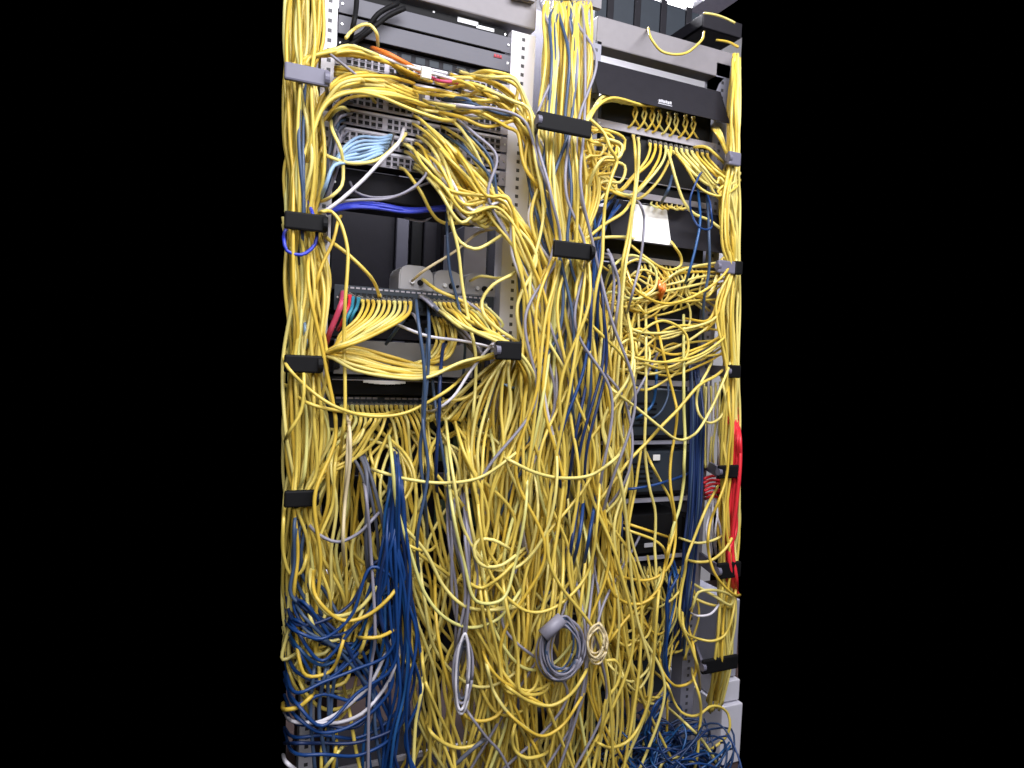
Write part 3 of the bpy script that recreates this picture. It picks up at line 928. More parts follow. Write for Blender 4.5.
C('grey', '300,510 319.5,535 338,542 359,533 373,519 385,505', 'grey cable sagging in a U above the blue bundle at left', .2, r=.0036)
C('grey', '362,480 366,495 371,554 375,640 372,660 369,700 368,775', 'grey cable hanging straight left of the blue bundle to the floor', .22, r=.0036)
C('yellow', '395,520 408,545 425,551 440,540', 'yellow cable hooking right from the blue bundle', .2)
# bottom left
C('white', '284,712 296,722 315.5,723 337,713.6 356.6,698.5 369,686 385,655 397,625', 'upper white cable arcing through the blue bundle near the floor', .2, r=.004)
C('white', '300,718 314,723 341.5,722 362,713.6 378,697 389,681 396,663 402,640', 'lower white cable arcing through the blue bundle near the floor', .21, r=.004)
C('yellow', '283,703 288,709.5 299,707 309,698.6 314,688', 'thick yellow cable curl at the bottom left edge', .22, r=.0046)
C('yellow', '300,650 312,655 325,653 335,640 337,622', 'yellow cable U hanging before the pale box', .18)
C('yellow', '366,600 367,630 362,648 345,656', 'yellow cable curling left through the blue cables', .2)
C('yellow', '355,635 366,638 380,637 392,631 401,622', 'yellow cable dipping level through the blue bundle', .23)
C('yellow', '334,720 336,745 332,775', 'yellow cable standing up from the floor at lower left, outer one', .2)
C('yellow', '330,722 322,745 321,775', 'yellow cable standing up from the floor at lower left, inner one', .2)
C('yellow', '350,743 338,752 322,772', 'yellow cable slanting to the floor across the base rail', .2)
C('yellow', '342,680 350,715 355,745 362,778', 'yellow cable crossing the base rail near its left end', .2)
C('white', '282,755 288,764 298,772', 'white cable at the very bottom left corner', .2, r=.0045)
C('yellow', '421,630 422.6,663 424.6,679 430,701 438,729 455,775', 'yellow cable dropping from the blue bundle and bending right at the floor', .2)
C('yellow', '422,640 422,688 416,720 413,775', 'yellow cable hanging plumb right of the blue bundle', .21)
C('yellow', '424,670 426,683.5 438,712 451,741 456,775', 'yellow cable fanning right from the foot of the blue bundle', .2)
C('yellow', '428,715 431.5,733 442,742 459,748 477,745 490,735', 'yellow cable making a flat curve above the floor left of centre', .2)
C('yellow', '478,630 487.5,663 498.5,678 518,690 540,703 560,708', 'yellow cable sweeping down right under the grey coil, upper one', .23)
C('yellow', '480,640 487.5,668 493,690 504,708 519,723 534,734 550,738', 'yellow cable sweeping down right under the grey coil, lower one', .23)
C('yellow', '519,712 513.5,731 512,741 516,752 526,758 540,756 552,744', 'yellow cable loop near the floor below the grey coil', .24)
C('yellow', '500,680 510,689 529,701 552,705.5 571,694 583,677 590,650', 'yellow cable in a smooth U right under the grey coil', .25)
C('yellow', '498,700 510,715 529,731 545,736 564,724 578,703 590,680', 'yellow cable in a second U farther under the grey coil', .25)
C('grey', '460,697 470,715 487,738 500,752 512,775', 'grey cable trailing from the hank down to the floor', .22, r=.0034)
C('darkgrey', '455,765 468,753 480,743 490,738', 'dark twisted cable lying at the floor under the grey hank', .2, r=.005)
C('blue', '620,205,.1 606,225 600,250 598,290 597,330 594,380', 'dark blue cable running down the left side of the right rack', .14)
C('slate', '672,176 668,190 660,205', 'short slate cable at the right end of the second silver rail', .1)
C('grey', '634,200,.02 641,206 644,216 643,240 640,262 632,295 625,320', 'grey cable bowing down over the white paper', .16, r=.0035)
C('grey', '608,250 613,262 619,285 616,320 612,350', 'grey cable hanging beside the long yellow pair left of the loops', .15, r=.004)
C('grey', '600,255 611,258 614,275 612,310 606,345', 'second grey cable hanging left of the yellow loops', .14, r=.004)
C('blue', '705,170 698,178 690,200 692,215 700,228 711,228 711,210 706,190', 'thin blue cable looped round the right upright above the paper cover', .12, r=.003)
C('blue', '698,190 700,222 695,250 688,275 684,285', 'dark blue cable dropping across the right end of the paper cover, left one', .12)
C('slate', '707,195 709,235 709,270 704,300 703,340', 'slate cable dropping along the right upright past the paper cover', .11)
for k in range(7):
    x = 689+k*2.1
    C('blue', [(x+rnd.uniform(-3, 3), 372+rnd.uniform(-8, 8)), (x+2, 420), (x+1, 460), (x-1, 510), (x-5, 545), (x-9+rnd.uniform(-2, 2), 580), (x-12, 610), (x-16, 640+rnd.uniform(-20, 20))], 'dark blue cable in the straight blue run down the right upright', .06+.004*k, group='blue cables down the right upright', m=rnd.choice(['blue_c', 'slate_blue', 'blue_c']), r=.0040)
for k in range(5):
    C('blue', [(671+rnd.uniform(-3, 3), 560+k*4), (673+rnd.uniform(-4, 4), 578), (670+rnd.uniform(-3, 6), 598), (667+rnd.uniform(-3, 3), 630), (664+rnd.uniform(-3, 3), 660), (668+rnd.uniform(-2, 2), 690), (660+rnd.uniform(-6, 6), 705), (650+rnd.uniform(-6, 0), 730), (655, 770)], 'blue cable falling from the right upright onto the blue heap', .12+.01*k, group='blue cables falling to the floor heap', r=.0036)
C('blue', '656,360 656,385 652,405 640,416 628,423', 'blue cable bending left over the upper blue grey server to the white card', .1)
C('blue', '667,375 668,395 662,410 655,417 641,422', 'thin teal blue cable curving over the upper blue grey server', .08, r=.003, m='slate_blue')
C('blue', '613,490 630,489 650,486 668,481 690,473', 'blue cable strung along the bottom of the lower blue grey server', .12, r=.0038)
C('blue', '622,493 622,530 620,560', 'thin blue cable hanging before the lowest black server', .1, r=.003)
C('grey', '658,352 645,378 630,405 622,425', 'grey cable slanting from the loops to the white card', .14, r=.0036)
C('orange', '658,280 661,288 659,296', 'short orange cable among the loops under the white paper', .12, r=.007)
C('orange', '664,283 664,290 660,299', 'second short orange cable among the loops under the white paper', .13, r=.005)
C('orange', '515,392 514,402 515,418 513,432', 'brown orange cable behind the middle bundle beside the white arc', .03, r=.011, m='orange_cable')
C('red', '343,292,.0 341,305 336,318 330,332 326,345', 'pink red cable plugged into the left end of the switch', .09, r=.0065, m='pink_boot', plug='s')
C('red', '350,294,.0 348,308 343,320 338,330', 'bright red cable plugged in next to the pink one', .08, plug='s')
C('blue', '353,296,.0 351,310 346,320 348,332', 'teal blue cable plugged in right of the red one', .08, m='teal_boot', plug='s')
C('blue', '359,297,.0 356,309 351,318 352,330', 'second teal blue cable plugged into the switch', .08, m='teal_boot', plug='s')
C('slate', '409,305,.0 405,318 396,330 386,344', 'slate cable slanting left from the switch over the beige case', .1)
C('grey', '408,312 416,318 420,330 421,345', 'grey cable hooking down under the switch', .1)
for k in range(7):
    C('darkgrey', [(420+k*2, 296+k, .0), (432+k*2, 306+k*1.5), (445+k*2.5, 318+k*1.5), (458+k*2, 332+k), (470+k*2, 348+k), (480, 360+k*3)], 'dark grey cable in the bunch slanting right out of the middle of the switch', .09+.006*k, group='dark grey cables out of the switch', m='dark_grey_cable' if k % 2 else 'grey_cable', plug='s', r=.004)
C('light', '297,310 300,325 306,340 303,355', 'light blue cable stub inside the left bundle above the third ring', .1)
C('light', '303,312 305,330 303,350', 'second light blue stub in the left bundle above the third ring', .1, m='light_blue')

# ------------------------------------------------------------------ fans out of sockets
n = 10
for k in range(n):
    x = 362+k*5.3
    C('yellow', [(x, 299+k*.25, .005), (x+1, 306, .05), (x-6-k*.3, 320), (x-22-k*2.4, 335+k*.4), (334+k*.9, 347+rnd.uniform(-2, 2)), (316+rnd.uniform(-2, 2), 352+k*.7)], ORD[k]+' yellow cable from the left plugged into the switch under the adapters', .09+.012*k, plug='s', group='yellow cables out of the switch')
for k in range(12):
    x = 434+k*4.6
    C('yellow', [(x, 301+k*.3, .005), (x+3, 308, .05), (x+14, 317+rnd.uniform(-1, 2)), (x+25-k*.6, 326+rnd.uniform(-2, 3)), (497+rnd.uniform(-3, 3), 338+rnd.uniform(-3, 4)), (512, 347+rnd.uniform(-4, 5)), (528+rnd.uniform(-6, 6), 372), (533+rnd.uniform(-12, 12), 430)], ORD[k]+' yellow cable of the dozen running right from the switch to the tilted ring', .08+.012*(12-k), plug='s', group='yellow cables out of the switch')
for k in range(6):
    x = 431+k*4
    C('yellow', [(x, 318+rnd.uniform(-2, 2), .02), (x+4, 328), (x+5+rnd.uniform(-2, 2), 342), (x-2, 356), (x-14, 364+rnd.uniform(-3, 2)), (x-40, 366+rnd.uniform(-4, 3))], 'yellow cable dropping in the short bunch over the right of the beige case', .07+.008*k, group='yellow short bunch over the beige case')
for k in range(24):
    x = 342+k*4.9
    side = -1 if k < 9 else (1 if k > 15 else 0)
    if side < 0:
        s = [(x, 404.5, .005), (x+1, 411, .05), (x+4, 420+rnd.uniform(-2, 3)), (x-4, 434+rnd.uniform(-4, 8)), (x-22, 452+rnd.uniform(-5, 10)), (318+rnd.uniform(-14, 12), 478+rnd.uniform(-6, 10)), (306+rnd.uniform(-12, 12), 520), (312+rnd.uniform(-20, 30), 580)]
    elif side == 0:
        s = [(x, 404.5, .005), (x+1, 411, .05), (x+7, 422), (x+9+rnd.uniform(-3, 6), 445), (x+8+rnd.uniform(-8, 12), 490), (x+12+rnd.uniform(-14, 16), 545), (x+20+rnd.uniform(-15, 25), 600), (x+30+rnd.uniform(-20, 30), 660)]
    else:
        s = [(x, 404.5, .005), (x+1, 411, .05), (x+6, 420), (x+20+rnd.uniform(-5, 5), 413-k*.6), (x+38+rnd.uniform(-5, 5), 394+rnd.uniform(-8, 4)), (486+rnd.uniform(-4, 8), 374+rnd.uniform(-6, 6)), (508, 354+rnd.uniform(-4, 4)), (524, 352)]
    C('yellow', s, ORD[k]+' yellow cable from the left in the lower left patch panel', .08+.006*(k % 9), plug='s', group='yellow cables out of the lower left patch panel')
for k in range(15):
    x = 634+k*5.2
    y = 141.5+k*.95
    sp = rnd.uniform(-1, 1)
    if k < 3: continue
    s = [(x, y-2, .008), (x+.5, y+4, .04), (x-3+3*sp, y+18), (x-14+8*sp, y+38+6*sp), (x-32, y+52+8*sp), (x-50, y+44), (600+rnd.uniform(-8, 8), y+25+rnd.uniform(-5, 12))] if k < 8 else \
        [(x, y-2, .008), (x+2, y+4, .04), (x+12, y+15), (x+26, y+28+4*sp), (718+rnd.uniform(-4, 4), 184+rnd.uniform(-8, 14)), (730+rnd.uniform(-4, 4), 200+rnd.uniform(-5, 20)), (731+rnd.uniform(-7, 7), 245), (731+rnd.uniform(-7, 7), 300)]
    C('yellow', s, ORD[k-3]+' yellow cable from the left plugged in below the first silver rail', .07+.006*(k % 7), plug='s', group='yellow cables below the first silver rail')
# loops glimpsed in the recess under the emblem cover
for k in range(8):
    x = 634+k*8.2+rnd.uniform(-1, 1)
    y = 113+k*1.7
    stuff('yellow', [(x, y-8, .03), (x+3.5, y-1, .035), (x-3, y+13, .02), (x-9, y+15, .0)], .03, r=.0034)
    stuff('yellow', [(x+3, y-8, .03), (x-1, y+1, .03), (x+4, y+11, .02), (x+6, y+14, .0)], .03, r=.003)
# fan from middle bundle into that recess
for k in range(7):
    C('yellow', [(576+k*2, 140, .14), (584+k*1.2, 122-k*1.0, .13), (592+k*3, 108-k*2+abs(k-3)*.8, .1), (604+k*6.5, 99+k*1.2-abs(k-4)*.6, .06), (622+k*8.5, 103+k*.6, .01)], ORD[k]+' yellow cable of the fan rising from the middle bundle under the emblem cover', .1, group='yellow fan under the emblem cover')
# plugs in the second and paper rows
for k in range(7):
    x = 652+k*5.0
    stuff('yellow', [(x, 202+k*.6, .01), (x+1+rnd.uniform(-2, 2), 205+k*.6, .06), (x+5, 206.5+k*.6+rnd.uniform(-2, 2), .065), (x+8, 204.5+k*.6, .01)], .05, r=.003)
# pale cables between right upright and red cables
for k in range(8):
    x = 704+k*2.3
    C('cream', [(x, 384+rnd.uniform(-8, 4)), (x+rnd.uniform(-2, 2), 420), (x-1+rnd.uniform(-2, 2), 450), (x+rnd.uniform(-2, 2), 468)], 'cream cable in the narrow pack left of the red cables', .03+.005*k, group='cream cables left of the red cables', m=rnd.choice(['cream', 'yellow_b', 'white_cable']), r=.0032)
for k in range(5):
    C('white', [(706+k*2.5, 492+rnd.uniform(-3, 5)), (709+k*2+rnd.uniform(-2, 4), 512), (708+k*2.5+rnd.uniform(-3, 3), 530), (711+k*2+rnd.uniform(-3, 3), 555)], 'white cable in the loose pack left of the lower red cables', .06+.006*k, group='white cables left of the lower red cables', r=.0032)
# red
for k in range(9):
    x = 731+k*1.0
    C('red', [(737+rnd.uniform(-3, 2), 408+k*2), (x+2, 440), (x+2, 466), (x+rnd.uniform(-3, 1), 500), (x-4+rnd.uniform(-3, 3), 530), (x-6+rnd.uniform(-4, 4), 552), (x+rnd.uniform(-8, 4), 578), (x+rnd.uniform(-4, 4), 596)], 'red cable in the red run through the right bundle', .085+.004*k, group='red cables in the right bundle', r=.0056)
for k in range(6):
    y = 476+k*4
    C('red', [(704+rnd.uniform(-1, 1), y+3), (712, y), (721, y+1+rnd.uniform(-1, 2)), (728, y+4)], 'short red cable stacked just left of the fourth ring on the right bundle', .03+.004*k, group='short red cables left of the ring', r=.0046)
for k in range(3):
    C('red', [(713+k, 411+k*3), (722, 414+k*3), (730, 420+k*2), (736, 430)], 'red cable crossing into the right bundle above the red run', .06, group='red cables crossing into the right bundle', r=.004)

# ------------------------------------------------------------------ bundles
def mixed(flag, s, label, group, d, sd, **k):
    if flag: cable('yellow', s, label, group, d=d, **k)
    else: stuff('yellow', s, d=sd)


def fam(n, path, label, group, d0, d1, kind='yellow', mix=.6, jy=8, st=0, std=None, r=None, m=None):
    for s in bundle_paths(n, path, mix, jy):
        cable(kind, s, label, group, d=rnd.uniform(d0, d1), wob=.018, r=r, m=m)
    for s in bundle_paths(st, path, mix, jy):
        a, b = std or (d0*.3, d0)
        stuff(kind, s, d=rnd.uniform(a, b), wob=.018)


# left edge
LEFT = [(304, -20, 20), (303, 40, 19), (300, 76, 15), (305, 140, 20), (303, 180, 18), (301, 221, 16), (306, 285, 20), (305, 330, 17), (301, 364, 15), (305, 420, 20), (303, 470, 17), (300, 498, 14), (308, 545, 22), (318, 590, 32), (322, 640, 38)]
fam(10, LEFT, 'yellow cable running straight down through all the left cable rings', 'yellow left bundle', .08, .155, mix=.8, st=36, std=(.02, .08))
fam(6, [(300, 222, 15), (305, 285, 20), (306, 364, 15), (310, 430, 22), (302, 498, 14), (303, 560, 18), (298, 620, 14), (306, 660, 16), (330, 640, 18), (345, 600, 18), (352, 560, 14)], 'yellow cable from the left bundle hanging in a loop before the pale box', 'yellow loops under the left bundle', .1, .18, st=12, std=(.05, .1))
fam(2, [(306, 60, 10), (303, 140, 6), (305, 221, 8), (300, 300, 10)], 'dark blue grey cable inside the left bundle above the open bay', 'dark cables in the left bundle', .14, .16, 'slate')
fam(4, [(308, 498, 5), (298, 530, 8), (296, 560, 8), (308, 590, 12), (330, 620, 15), (365, 640, 10)], 'dark slate cable emerging below the lowest left ring', 'slate cables below the lowest left ring', .12, .17, 'slate')
# arcs from the left bundle up to the silver panels
for k in range(16):
    t = k/15
    ex, ey = (345+rnd.uniform(0, 75), 70+t*32)
    hx = 316+rnd.uniform(-3, 6)
    mixed(k % 2 == 0, [(300+rnd.uniform(-8, 10), 215, .12), (305+rnd.uniform(-8, 8), 165+t*10), (312+t*2, 128+t*6+rnd.uniform(-4, 4)), (322+rnd.uniform(-2, 6), 98+t*14+rnd.uniform(-4, 3)), (340+rnd.uniform(-4, 8), 80+t*18+rnd.uniform(-4, 2)), ((ex+345)/2+12, (ey+78+t*17)/2-1), (ex+18, ey+9, .01)], 'yellow cable arching from the left bundle over into the upper silver panels', 'yellow arcs into the silver panels', .1+.05*rnd.random(), .08)
for k in range(10):
    t = k/9
    mixed(k % 2 == 0, [(296+rnd.uniform(-6, 12), 66, .13), (310+rnd.uniform(-4, 4), 60-t*4), (328+rnd.uniform(-4, 4), 50+t*7+rnd.uniform(-2, 2)), (350+rnd.uniform(-4, 4), 45+t*9+rnd.uniform(-2, 2)), (372+t*10, 53+t*8), (392+t*24, 65+t*10, .03), (402+t*30, 74+t*8, .01)], 'yellow cable leaving the left bundle above the grey ring into the topmost silver panel', 'yellow cables into the topmost silver panel', .09+.04*rnd.random(), .07)
for k in range(5):
    cable('yellow', [(335, 67+k*2), (352, 68+k*2.2), (375, 74+k*2), (398, 84+k*1.8), (420, 94+k*1.6, .01)], 'yellow cable in the flat bunch lying across the second silver panel', 'yellow flat bunch on the second silver panel', d=.06+.006*k, plug='e')
C('yellow', '306,190 309,150 326,104 352,92 378,96 398,104 418,112 440,119 462,120', 'long yellow cable curving right across the third silver panel', .15)
C('yellow', '328,120 334,112 341,108 349,112,.0', 'small yellow hook at the left end of the third silver panel', .08)
C('yellow', '318,150 332,158 348,163 365,163 381,158 398,143 406,133,.0', 'yellow cable sagging under the light blue bunch up to the fourth panel', .12, plug='e')
C('yellow', '331,120 333,132 341,150 343,165 342,185 332,196 316,203', 'yellow cable curling at the left upright beside the light blue bunch', .12)
for k in range(8):
    C('darkgrey', [(348+rnd.uniform(-3, 6), 95+k*6, .0), (340+rnd.uniform(-3, 2), 100+k*6), (335+rnd.uniform(-3, 3), 112+k*5), (338+rnd.uniform(-4, 4), 124+k*5), (333+rnd.uniform(-4, 4), 150+k*4), (326, 180+k*3)], 'dark grey cable tucked behind the left ends of the silver panels', .05, group='dark cables at the left ends of the silver panels', r=.0036, m=rnd.choice(['dark_grey_cable', 'slate_blue', 'grey_cable']))

# sweep from the silver panels right into the middle bundle
def sweep(x, y, st=False, lower=False):
    t = (y-66)/100
    e = rnd.uniform(-1, 1)
    if t < .45:
        s = [(x, y, .005), (x+8, y+3, .05), (x+30+e*4, y+2+8*t+e*5), (x+55, y+10+rnd.uniform(-4, 8)), (522+e*10, 108+t*40+rnd.uniform(-8, 8)), (537+rnd.uniform(-12, 12), 150+t*40), (548+rnd.uniform(-20, 16), 220+rnd.uniform(-15, 15)), (550+rnd.uniform(-26, 22), 300), (548+rnd.uniform(-30, 30), 400), (540+rnd.uniform(-40, 40), 500)]
    else:
        s = [(x, y, .005), (x+7, y+4, .05), (x+24+e*5, y+22+rnd.uniform(-4, 6)), (x+46+e*6, y+52+rnd.uniform(-8, 8)), (496+rnd.uniform(-12, 14), 205+rnd.uniform(-12, 14)), (524+rnd.uniform(-14, 12), 245+rnd.uniform(-14, 14)), (538+rnd.uniform(-22, 12), 310), (540+rnd.uniform(-28, 24), 400), (530+rnd.uniform(-40, 40), 500), (520+rnd.uniform(-46, 46), 590)]
    return s


for k in range(12):
    y = 70+rnd.random()*40
    cable('yellow', sweep(424+rnd.uniform(0, 44), y), 'yellow cable sweeping level from the upper silver panels into the middle bundle', 'yellow upper sweep into the middle bundle', d=rnd.uniform(.09, .17), plug='s')
for k in range(15):
    y = 122+rnd.random()*50
    cable('yellow', sweep(398+rnd.uniform(0, 56), y), 'yellow cable sweeping steeply from the lower silver panels into the middle bundle', 'yellow lower sweep into the middle bundle', d=rnd.uniform(.09, .19), plug='s')
for k in range(40):
    y = 72+rnd.random()*100
    stuff('yellow', sweep(410+rnd.uniform(0, 46), y), d=rnd.uniform(.06, .14))
for k in range(5):
    y = 80+rnd.random()*90
    cable('slate', sweep(430+rnd.uniform(0, 30), y), 'slate blue cable mixed into the yellow sweep from the silver panels', 'slate cables in the sweep', d=rnd.uniform(.1, .15), r=.0036)
for k in range(5):
    y = 100+rnd.random()*70
    cable('white', sweep(420+rnd.uniform(0, 30), y), 'white cable mixed into the yellow sweep from the silver panels', 'white cables in the sweep', d=rnd.uniform(.12, .18), m='grey_cable' if k % 2 else 'white_cable', r=.0037)

# middle bundle
MID = [(567, 2, 21, .02), (567, 16, 22, .06), (566, 60, 24, .15), (563, 124, 24, .16), (566, 190, 30), (569, 250, 18, .18), (566, 320, 40), (560, 400, 52), (553, 480, 60), (548, 560, 68), (545, 640, 78), (540, 720, 82), (540, 790, 85)]
fam(17, MID, 'yellow cable running down the middle bundle from the steel arch to the floor', 'yellow middle bundle', .1, .195, mix=.86, st=36, std=(.0, .09))
MID2 = [(575, 240, 18, .17), (572, 300, 34), (570, 380, 46), (566, 470, 50), (560, 560, 60), (560, 650, 60), (560, 790, 70)]
fam(9, MID2, 'yellow cable spreading from the second middle ring down to the floor', 'yellow lower middle curtain', .15, .23, st=15, std=(.04, .13))
fam(4, MID[:9], 'slate blue cable running down within the middle bundle', 'slate cables in the middle bundle', .15, .2, 'slate')
fam(4, MID[:10], 'grey cable running down within the middle bundle', 'grey cables in the middle bundle', .16, .2, 'grey', r=.0038)
fam(4, [(596, 245, 6), (597, 300, 6), (592, 370, 12), (580, 450, 16), (578, 540, 14)], 'blue cable hanging down the right side of the middle bundle', 'blue cables beside the middle bundle', .16, .2, 'blue')
fam(4, [(618, 195, 10), (604, 215, 8), (598, 240, 4), (597, 300, 6), (594, 370, 8)], 'blue cable curving down left of the paper cover', 'blue cables left of the paper cover', .1, .14, 'blue', r=.0036)
# between the left bundle and the blue bundle
for k in range(16):
    u = rnd.uniform(-1, 1)
    mixed(k < 5, [(352+u*16, 432+rnd.uniform(-6, 10)), (346+u*14+rnd.uniform(-6, 6), 465), (342+u*18+rnd.uniform(-8, 8), 505), (338+u*22+rnd.uniform(-8, 8), 550), (340+u*20+rnd.uniform(-10, 10), 600), (336+u*24, 650)], 'yellow cable hanging between the left bundle and the top of the blue bundle', 'yellow cables left of the blue bundle', rnd.uniform(.1, .16), rnd.uniform(.03, .1))
# cables fanning down out of the tilted ring
for k in range(20):
    u = rnd.uniform(-1, 1)
    mixed(k < 7, [(509+rnd.uniform(-6, 8), 349, .14), (503+u*8, 372+rnd.uniform(-4, 6)), (496+u*22, 405+rnd.uniform(-10, 10)), (490+u*30+rnd.uniform(-10, 10), 450), (496+u*26+rnd.uniform(-12, 12), 500), (498+u*30, 560)], 'yellow cable fanning down out of the tilted ring beside the middle bundle', 'yellow fan under the tilted ring', rnd.uniform(.13, .2), rnd.uniform(.05, .13))
# small loops over the middle bundle at right of the upper ring
for k in range(16):
    x, y = 590+rnd.uniform(0, 26), 150+rnd.uniform(-10, 45)
    a = rnd.uniform(10, 22)
    s = [(x-a, y-a*.6), (x-a*.3, y-a*rnd.uniform(.2, .9)), (x+a*.8, y-a*.2), (x+a*.5, y+a*.8), (x-a*.5, y+a*rnd.uniform(.6, 1.3)), (x-a*1.3, y+a*1.6), (568+rnd.uniform(-10, 14), 235+rnd.uniform(-10, 10))]
    if k < 5: cable('yellow', s, 'yellow cable kinking loosely between the upper middle ring and the paper cover', 'yellow kinks beside the upper middle ring', d=rnd.uniform(.1, .18))
    else: stuff('yellow', s, d=rnd.uniform(.04, .1))
# lower U shaped loops in the centre
for k in range(17):
    x0, x1 = 420+rnd.uniform(0, 90), 520+rnd.uniform(0, 80)
    yb = 560+rnd.random()*190
    s = [(x0-rnd.uniform(0, 12), yb-170), (x0, yb-90), (x0+12, yb-35), ((x0+x1)/2-10, yb), ((x0+x1)/2+16, yb-2), (x1-6, yb-35), (x1+6, yb-100), (x1+rnd.uniform(-15, 15), yb-190)]
    if k < 11: cable('yellow', s, 'yellow cable hanging in a deep U across the foot of the middle bundle', 'yellow deep U loops in the middle', d=rnd.uniform(.17, .25))
    else: stuff('yellow', s, d=rnd.uniform(.05, .15))
for k in range(9):
    x0 = 470+rnd.uniform(-20, 150)
    s = [(x0, 430+rnd.uniform(-40, 120)), (x0+rnd.uniform(-26, 26), 540+rnd.uniform(-20, 20)), (x0+rnd.uniform(-34, 34), 620), (x0+rnd.uniform(-40, 40), 700), (x0+rnd.uniform(-50, 50), 785)]
    stuff('yellow', s, d=rnd.uniform(.02, .17))
# lower left curtain
CUR = [(395, 425, 52), (400, 470, 50), (408, 540, 48), (425, 610, 48), (440, 690, 40), (450, 785, 44)]
fam(7, CUR, 'yellow cable hanging in the curtain below the lower left patch panel', 'yellow lower left curtain', .12, .2, mix=.55, jy=14, st=13, std=(.03, .12))
CUR2 = [(470, 415, 34), (476, 460, 32), (478, 530, 30), (482, 600, 36), (490, 680, 44), (500, 785, 48)]
fam(8, CUR2, 'yellow cable hanging in the curtain between lower left panel and middle bundle', 'yellow curtain left of the middle bundle', .12, .22, mix=.5, jy=14, st=13, std=(.02, .12))
fam(2, [(425, 330, 6), (426, 420, 12), (430, 470, 16), (436, 540, 26), (450, 620, 30)], 'slate blue cable hanging in the lower left curtain', 'slate cables in the lower left curtain', .16, .21, 'slate', r=.0038)
fam(7, [(456, 480, 10), (462, 530, 12), (466, 590, 12), (464, 640, 9), (464, 690, 8)], 'grey cable hanging in the lower left curtain above the grey hank', 'grey cables above the hank', .17, .22, 'grey', r=.0036)
fam(4, [(352, 440, 8), (366, 480, 8), (372, 540, 10), (376, 620, 12)], 'dark grey cable hanging left of the blue bundle top', 'dark cables left of the blue bundle', .15, .19, 'darkgrey')
for k in range(16):
    x0, x1 = 286+rnd.uniform(0, 30), 345+rnd.uniform(0, 55)
    yb = 600+rnd.random()*135
    s = [(x0-rnd.uniform(-4, 8), yb-70), (x0+4, yb-22), ((x0+x1)/2-14, yb), ((x0+x1)/2+10, yb-4), (x1-4, yb-30), (x1+4, yb-80)]
    if k < 7: cable('yellow', s, 'yellow cable hanging in a U among the blue cables at lower left', 'yellow loops among the blue cables', d=rnd.uniform(.14, .23))
    else: stuff('yellow', s, d=rnd.uniform(.05, .12))
# blue bundle
BLU = [(394, 448, 2), (395, 480, 6), (394, 520, 11), (394, 570, 17), (397, 630, 22), (396, 690, 26), (390, 740, 28), (390, 785, 30)]
fam(13, BLU, 'blue cable hanging straight in the dense blue bundle below the lower left panel', 'blue bundle', .17, .235, 'blue', mix=.75, r=.0035)
for k in range(15):
    t = (k/14)**1.1
    y = 592+t*150
    e = rnd.uniform(-1.7, 1.7)
    s = [(396+rnd.uniform(-4, 4), 470+rnd.uniform(-10, 20)), (392+rnd.uniform(-8, 6), 530), (390+e*10, 580+t*25), (376+t*26+rnd.uniform(-8, 8), y-22+rnd.uniform(-14, 14)), (350+t*12, y+16+rnd.uniform(-12, 12)), (322, y+30+rnd.uniform(-14, 12)), (298, y+26+rnd.uniform(-16, 12)), (284, y+10+rnd.uniform(-24, 14))]
    s = [(a, min(b, 748+e*4)) for a, b in s]
    cable('blue', s, 'blue cable swinging from the blue bundle left to the edge of the left rack', 'blue cables swinging left', d=rnd.uniform(.18, .23), r=.0037)
for k in range(8):
    s = [(284+rnd.uniform(0, 10), 585+rnd.uniform(-15, 30)), (300+rnd.uniform(-6, 6), 610+rnd.uniform(-10, 20)), (325+rnd.uniform(-6, 6), 632+rnd.uniform(-15, 15)), (350+rnd.uniform(-8, 8), 655+rnd.uniform(-15, 20)), (372, 680+rnd.uniform(-15, 30)), (384+rnd.uniform(-10, 10), 730), (384, 785)]
    cable('blue', s, 'dark blue cable slanting down right from the left edge to the blue bundle', 'dark blue cables slanting right', d=rnd.uniform(.17, .22), m=rnd.choice(['blue_c', 'slate_blue', 'blue_a']), r=.0037)
for k in range(4):
    x = 316+k*7+rnd.uniform(-3, 3)
    cable('slate', [(x+6, 640+rnd.uniform(-20, 10)), (x, 670), (x-4+rnd.uniform(-5, 5), 710), (x, 760), (x+2, 785)], 'slate cable standing up from the floor at lower left', 'slate cables at lower left', d=.2)
# right rack loops
for k in range(33):
    cy = 272+rnd.random()*95
    side = rnd.random()
    x0 = 604+rnd.uniform(0, 30)
    x1 = 690+rnd.uniform(-35, 28)
    sag = rnd.uniform(8, 34)
    if side < .55:
        s = [(x0+rnd.uniform(-8, 8), cy-sag*.3), (x0+18, cy+sag*.6+rnd.uniform(-5, 5)), ((x0+x1)/2, cy+sag*.9), (x1-10, cy+sag*.5), (x1+14, cy-rnd.uniform(0, 8)), (722+rnd.uniform(-3, 8), cy-14+rnd.uniform(-12, 14))]
    else:
        cx = 640+rnd.uniform(-14, 44)
        a = rnd.uniform(12, 26)
        s = [(cx-a*1.5, cy+a), (cx-a, cy-a*.3), (cx-a*.1, cy-a*.8), (cx+a*.9, cy-a*.2), (cx+a*.9, cy+a*.7), (cx, cy+a*1.2), (cx-a*1.2, cy+a*.9+rnd.uniform(-4, 8)), (605+rnd.uniform(-10, 6), cy+a*2)]
    if k < 15: cable('yellow', s, 'yellow cable curled in the tangle of loops between paper cover and upper server', 'yellow loops on the right rack', d=rnd.uniform(.08, .15), r=.0038)
    else: stuff('yellow', s, d=rnd.uniform(.02, .08), r=.0036)
for k in range(14):
    x = 640+k*5+rnd.uniform(-2, 2)
    y = 262+k*.5
    stuff('yellow', [(x, y+2, .01), (x+2, y+8, .05), (x+rnd.uniform(-14, 14), y+24), (x+rnd.uniform(-30, 30), y+44)], d=.06, r=.0035)
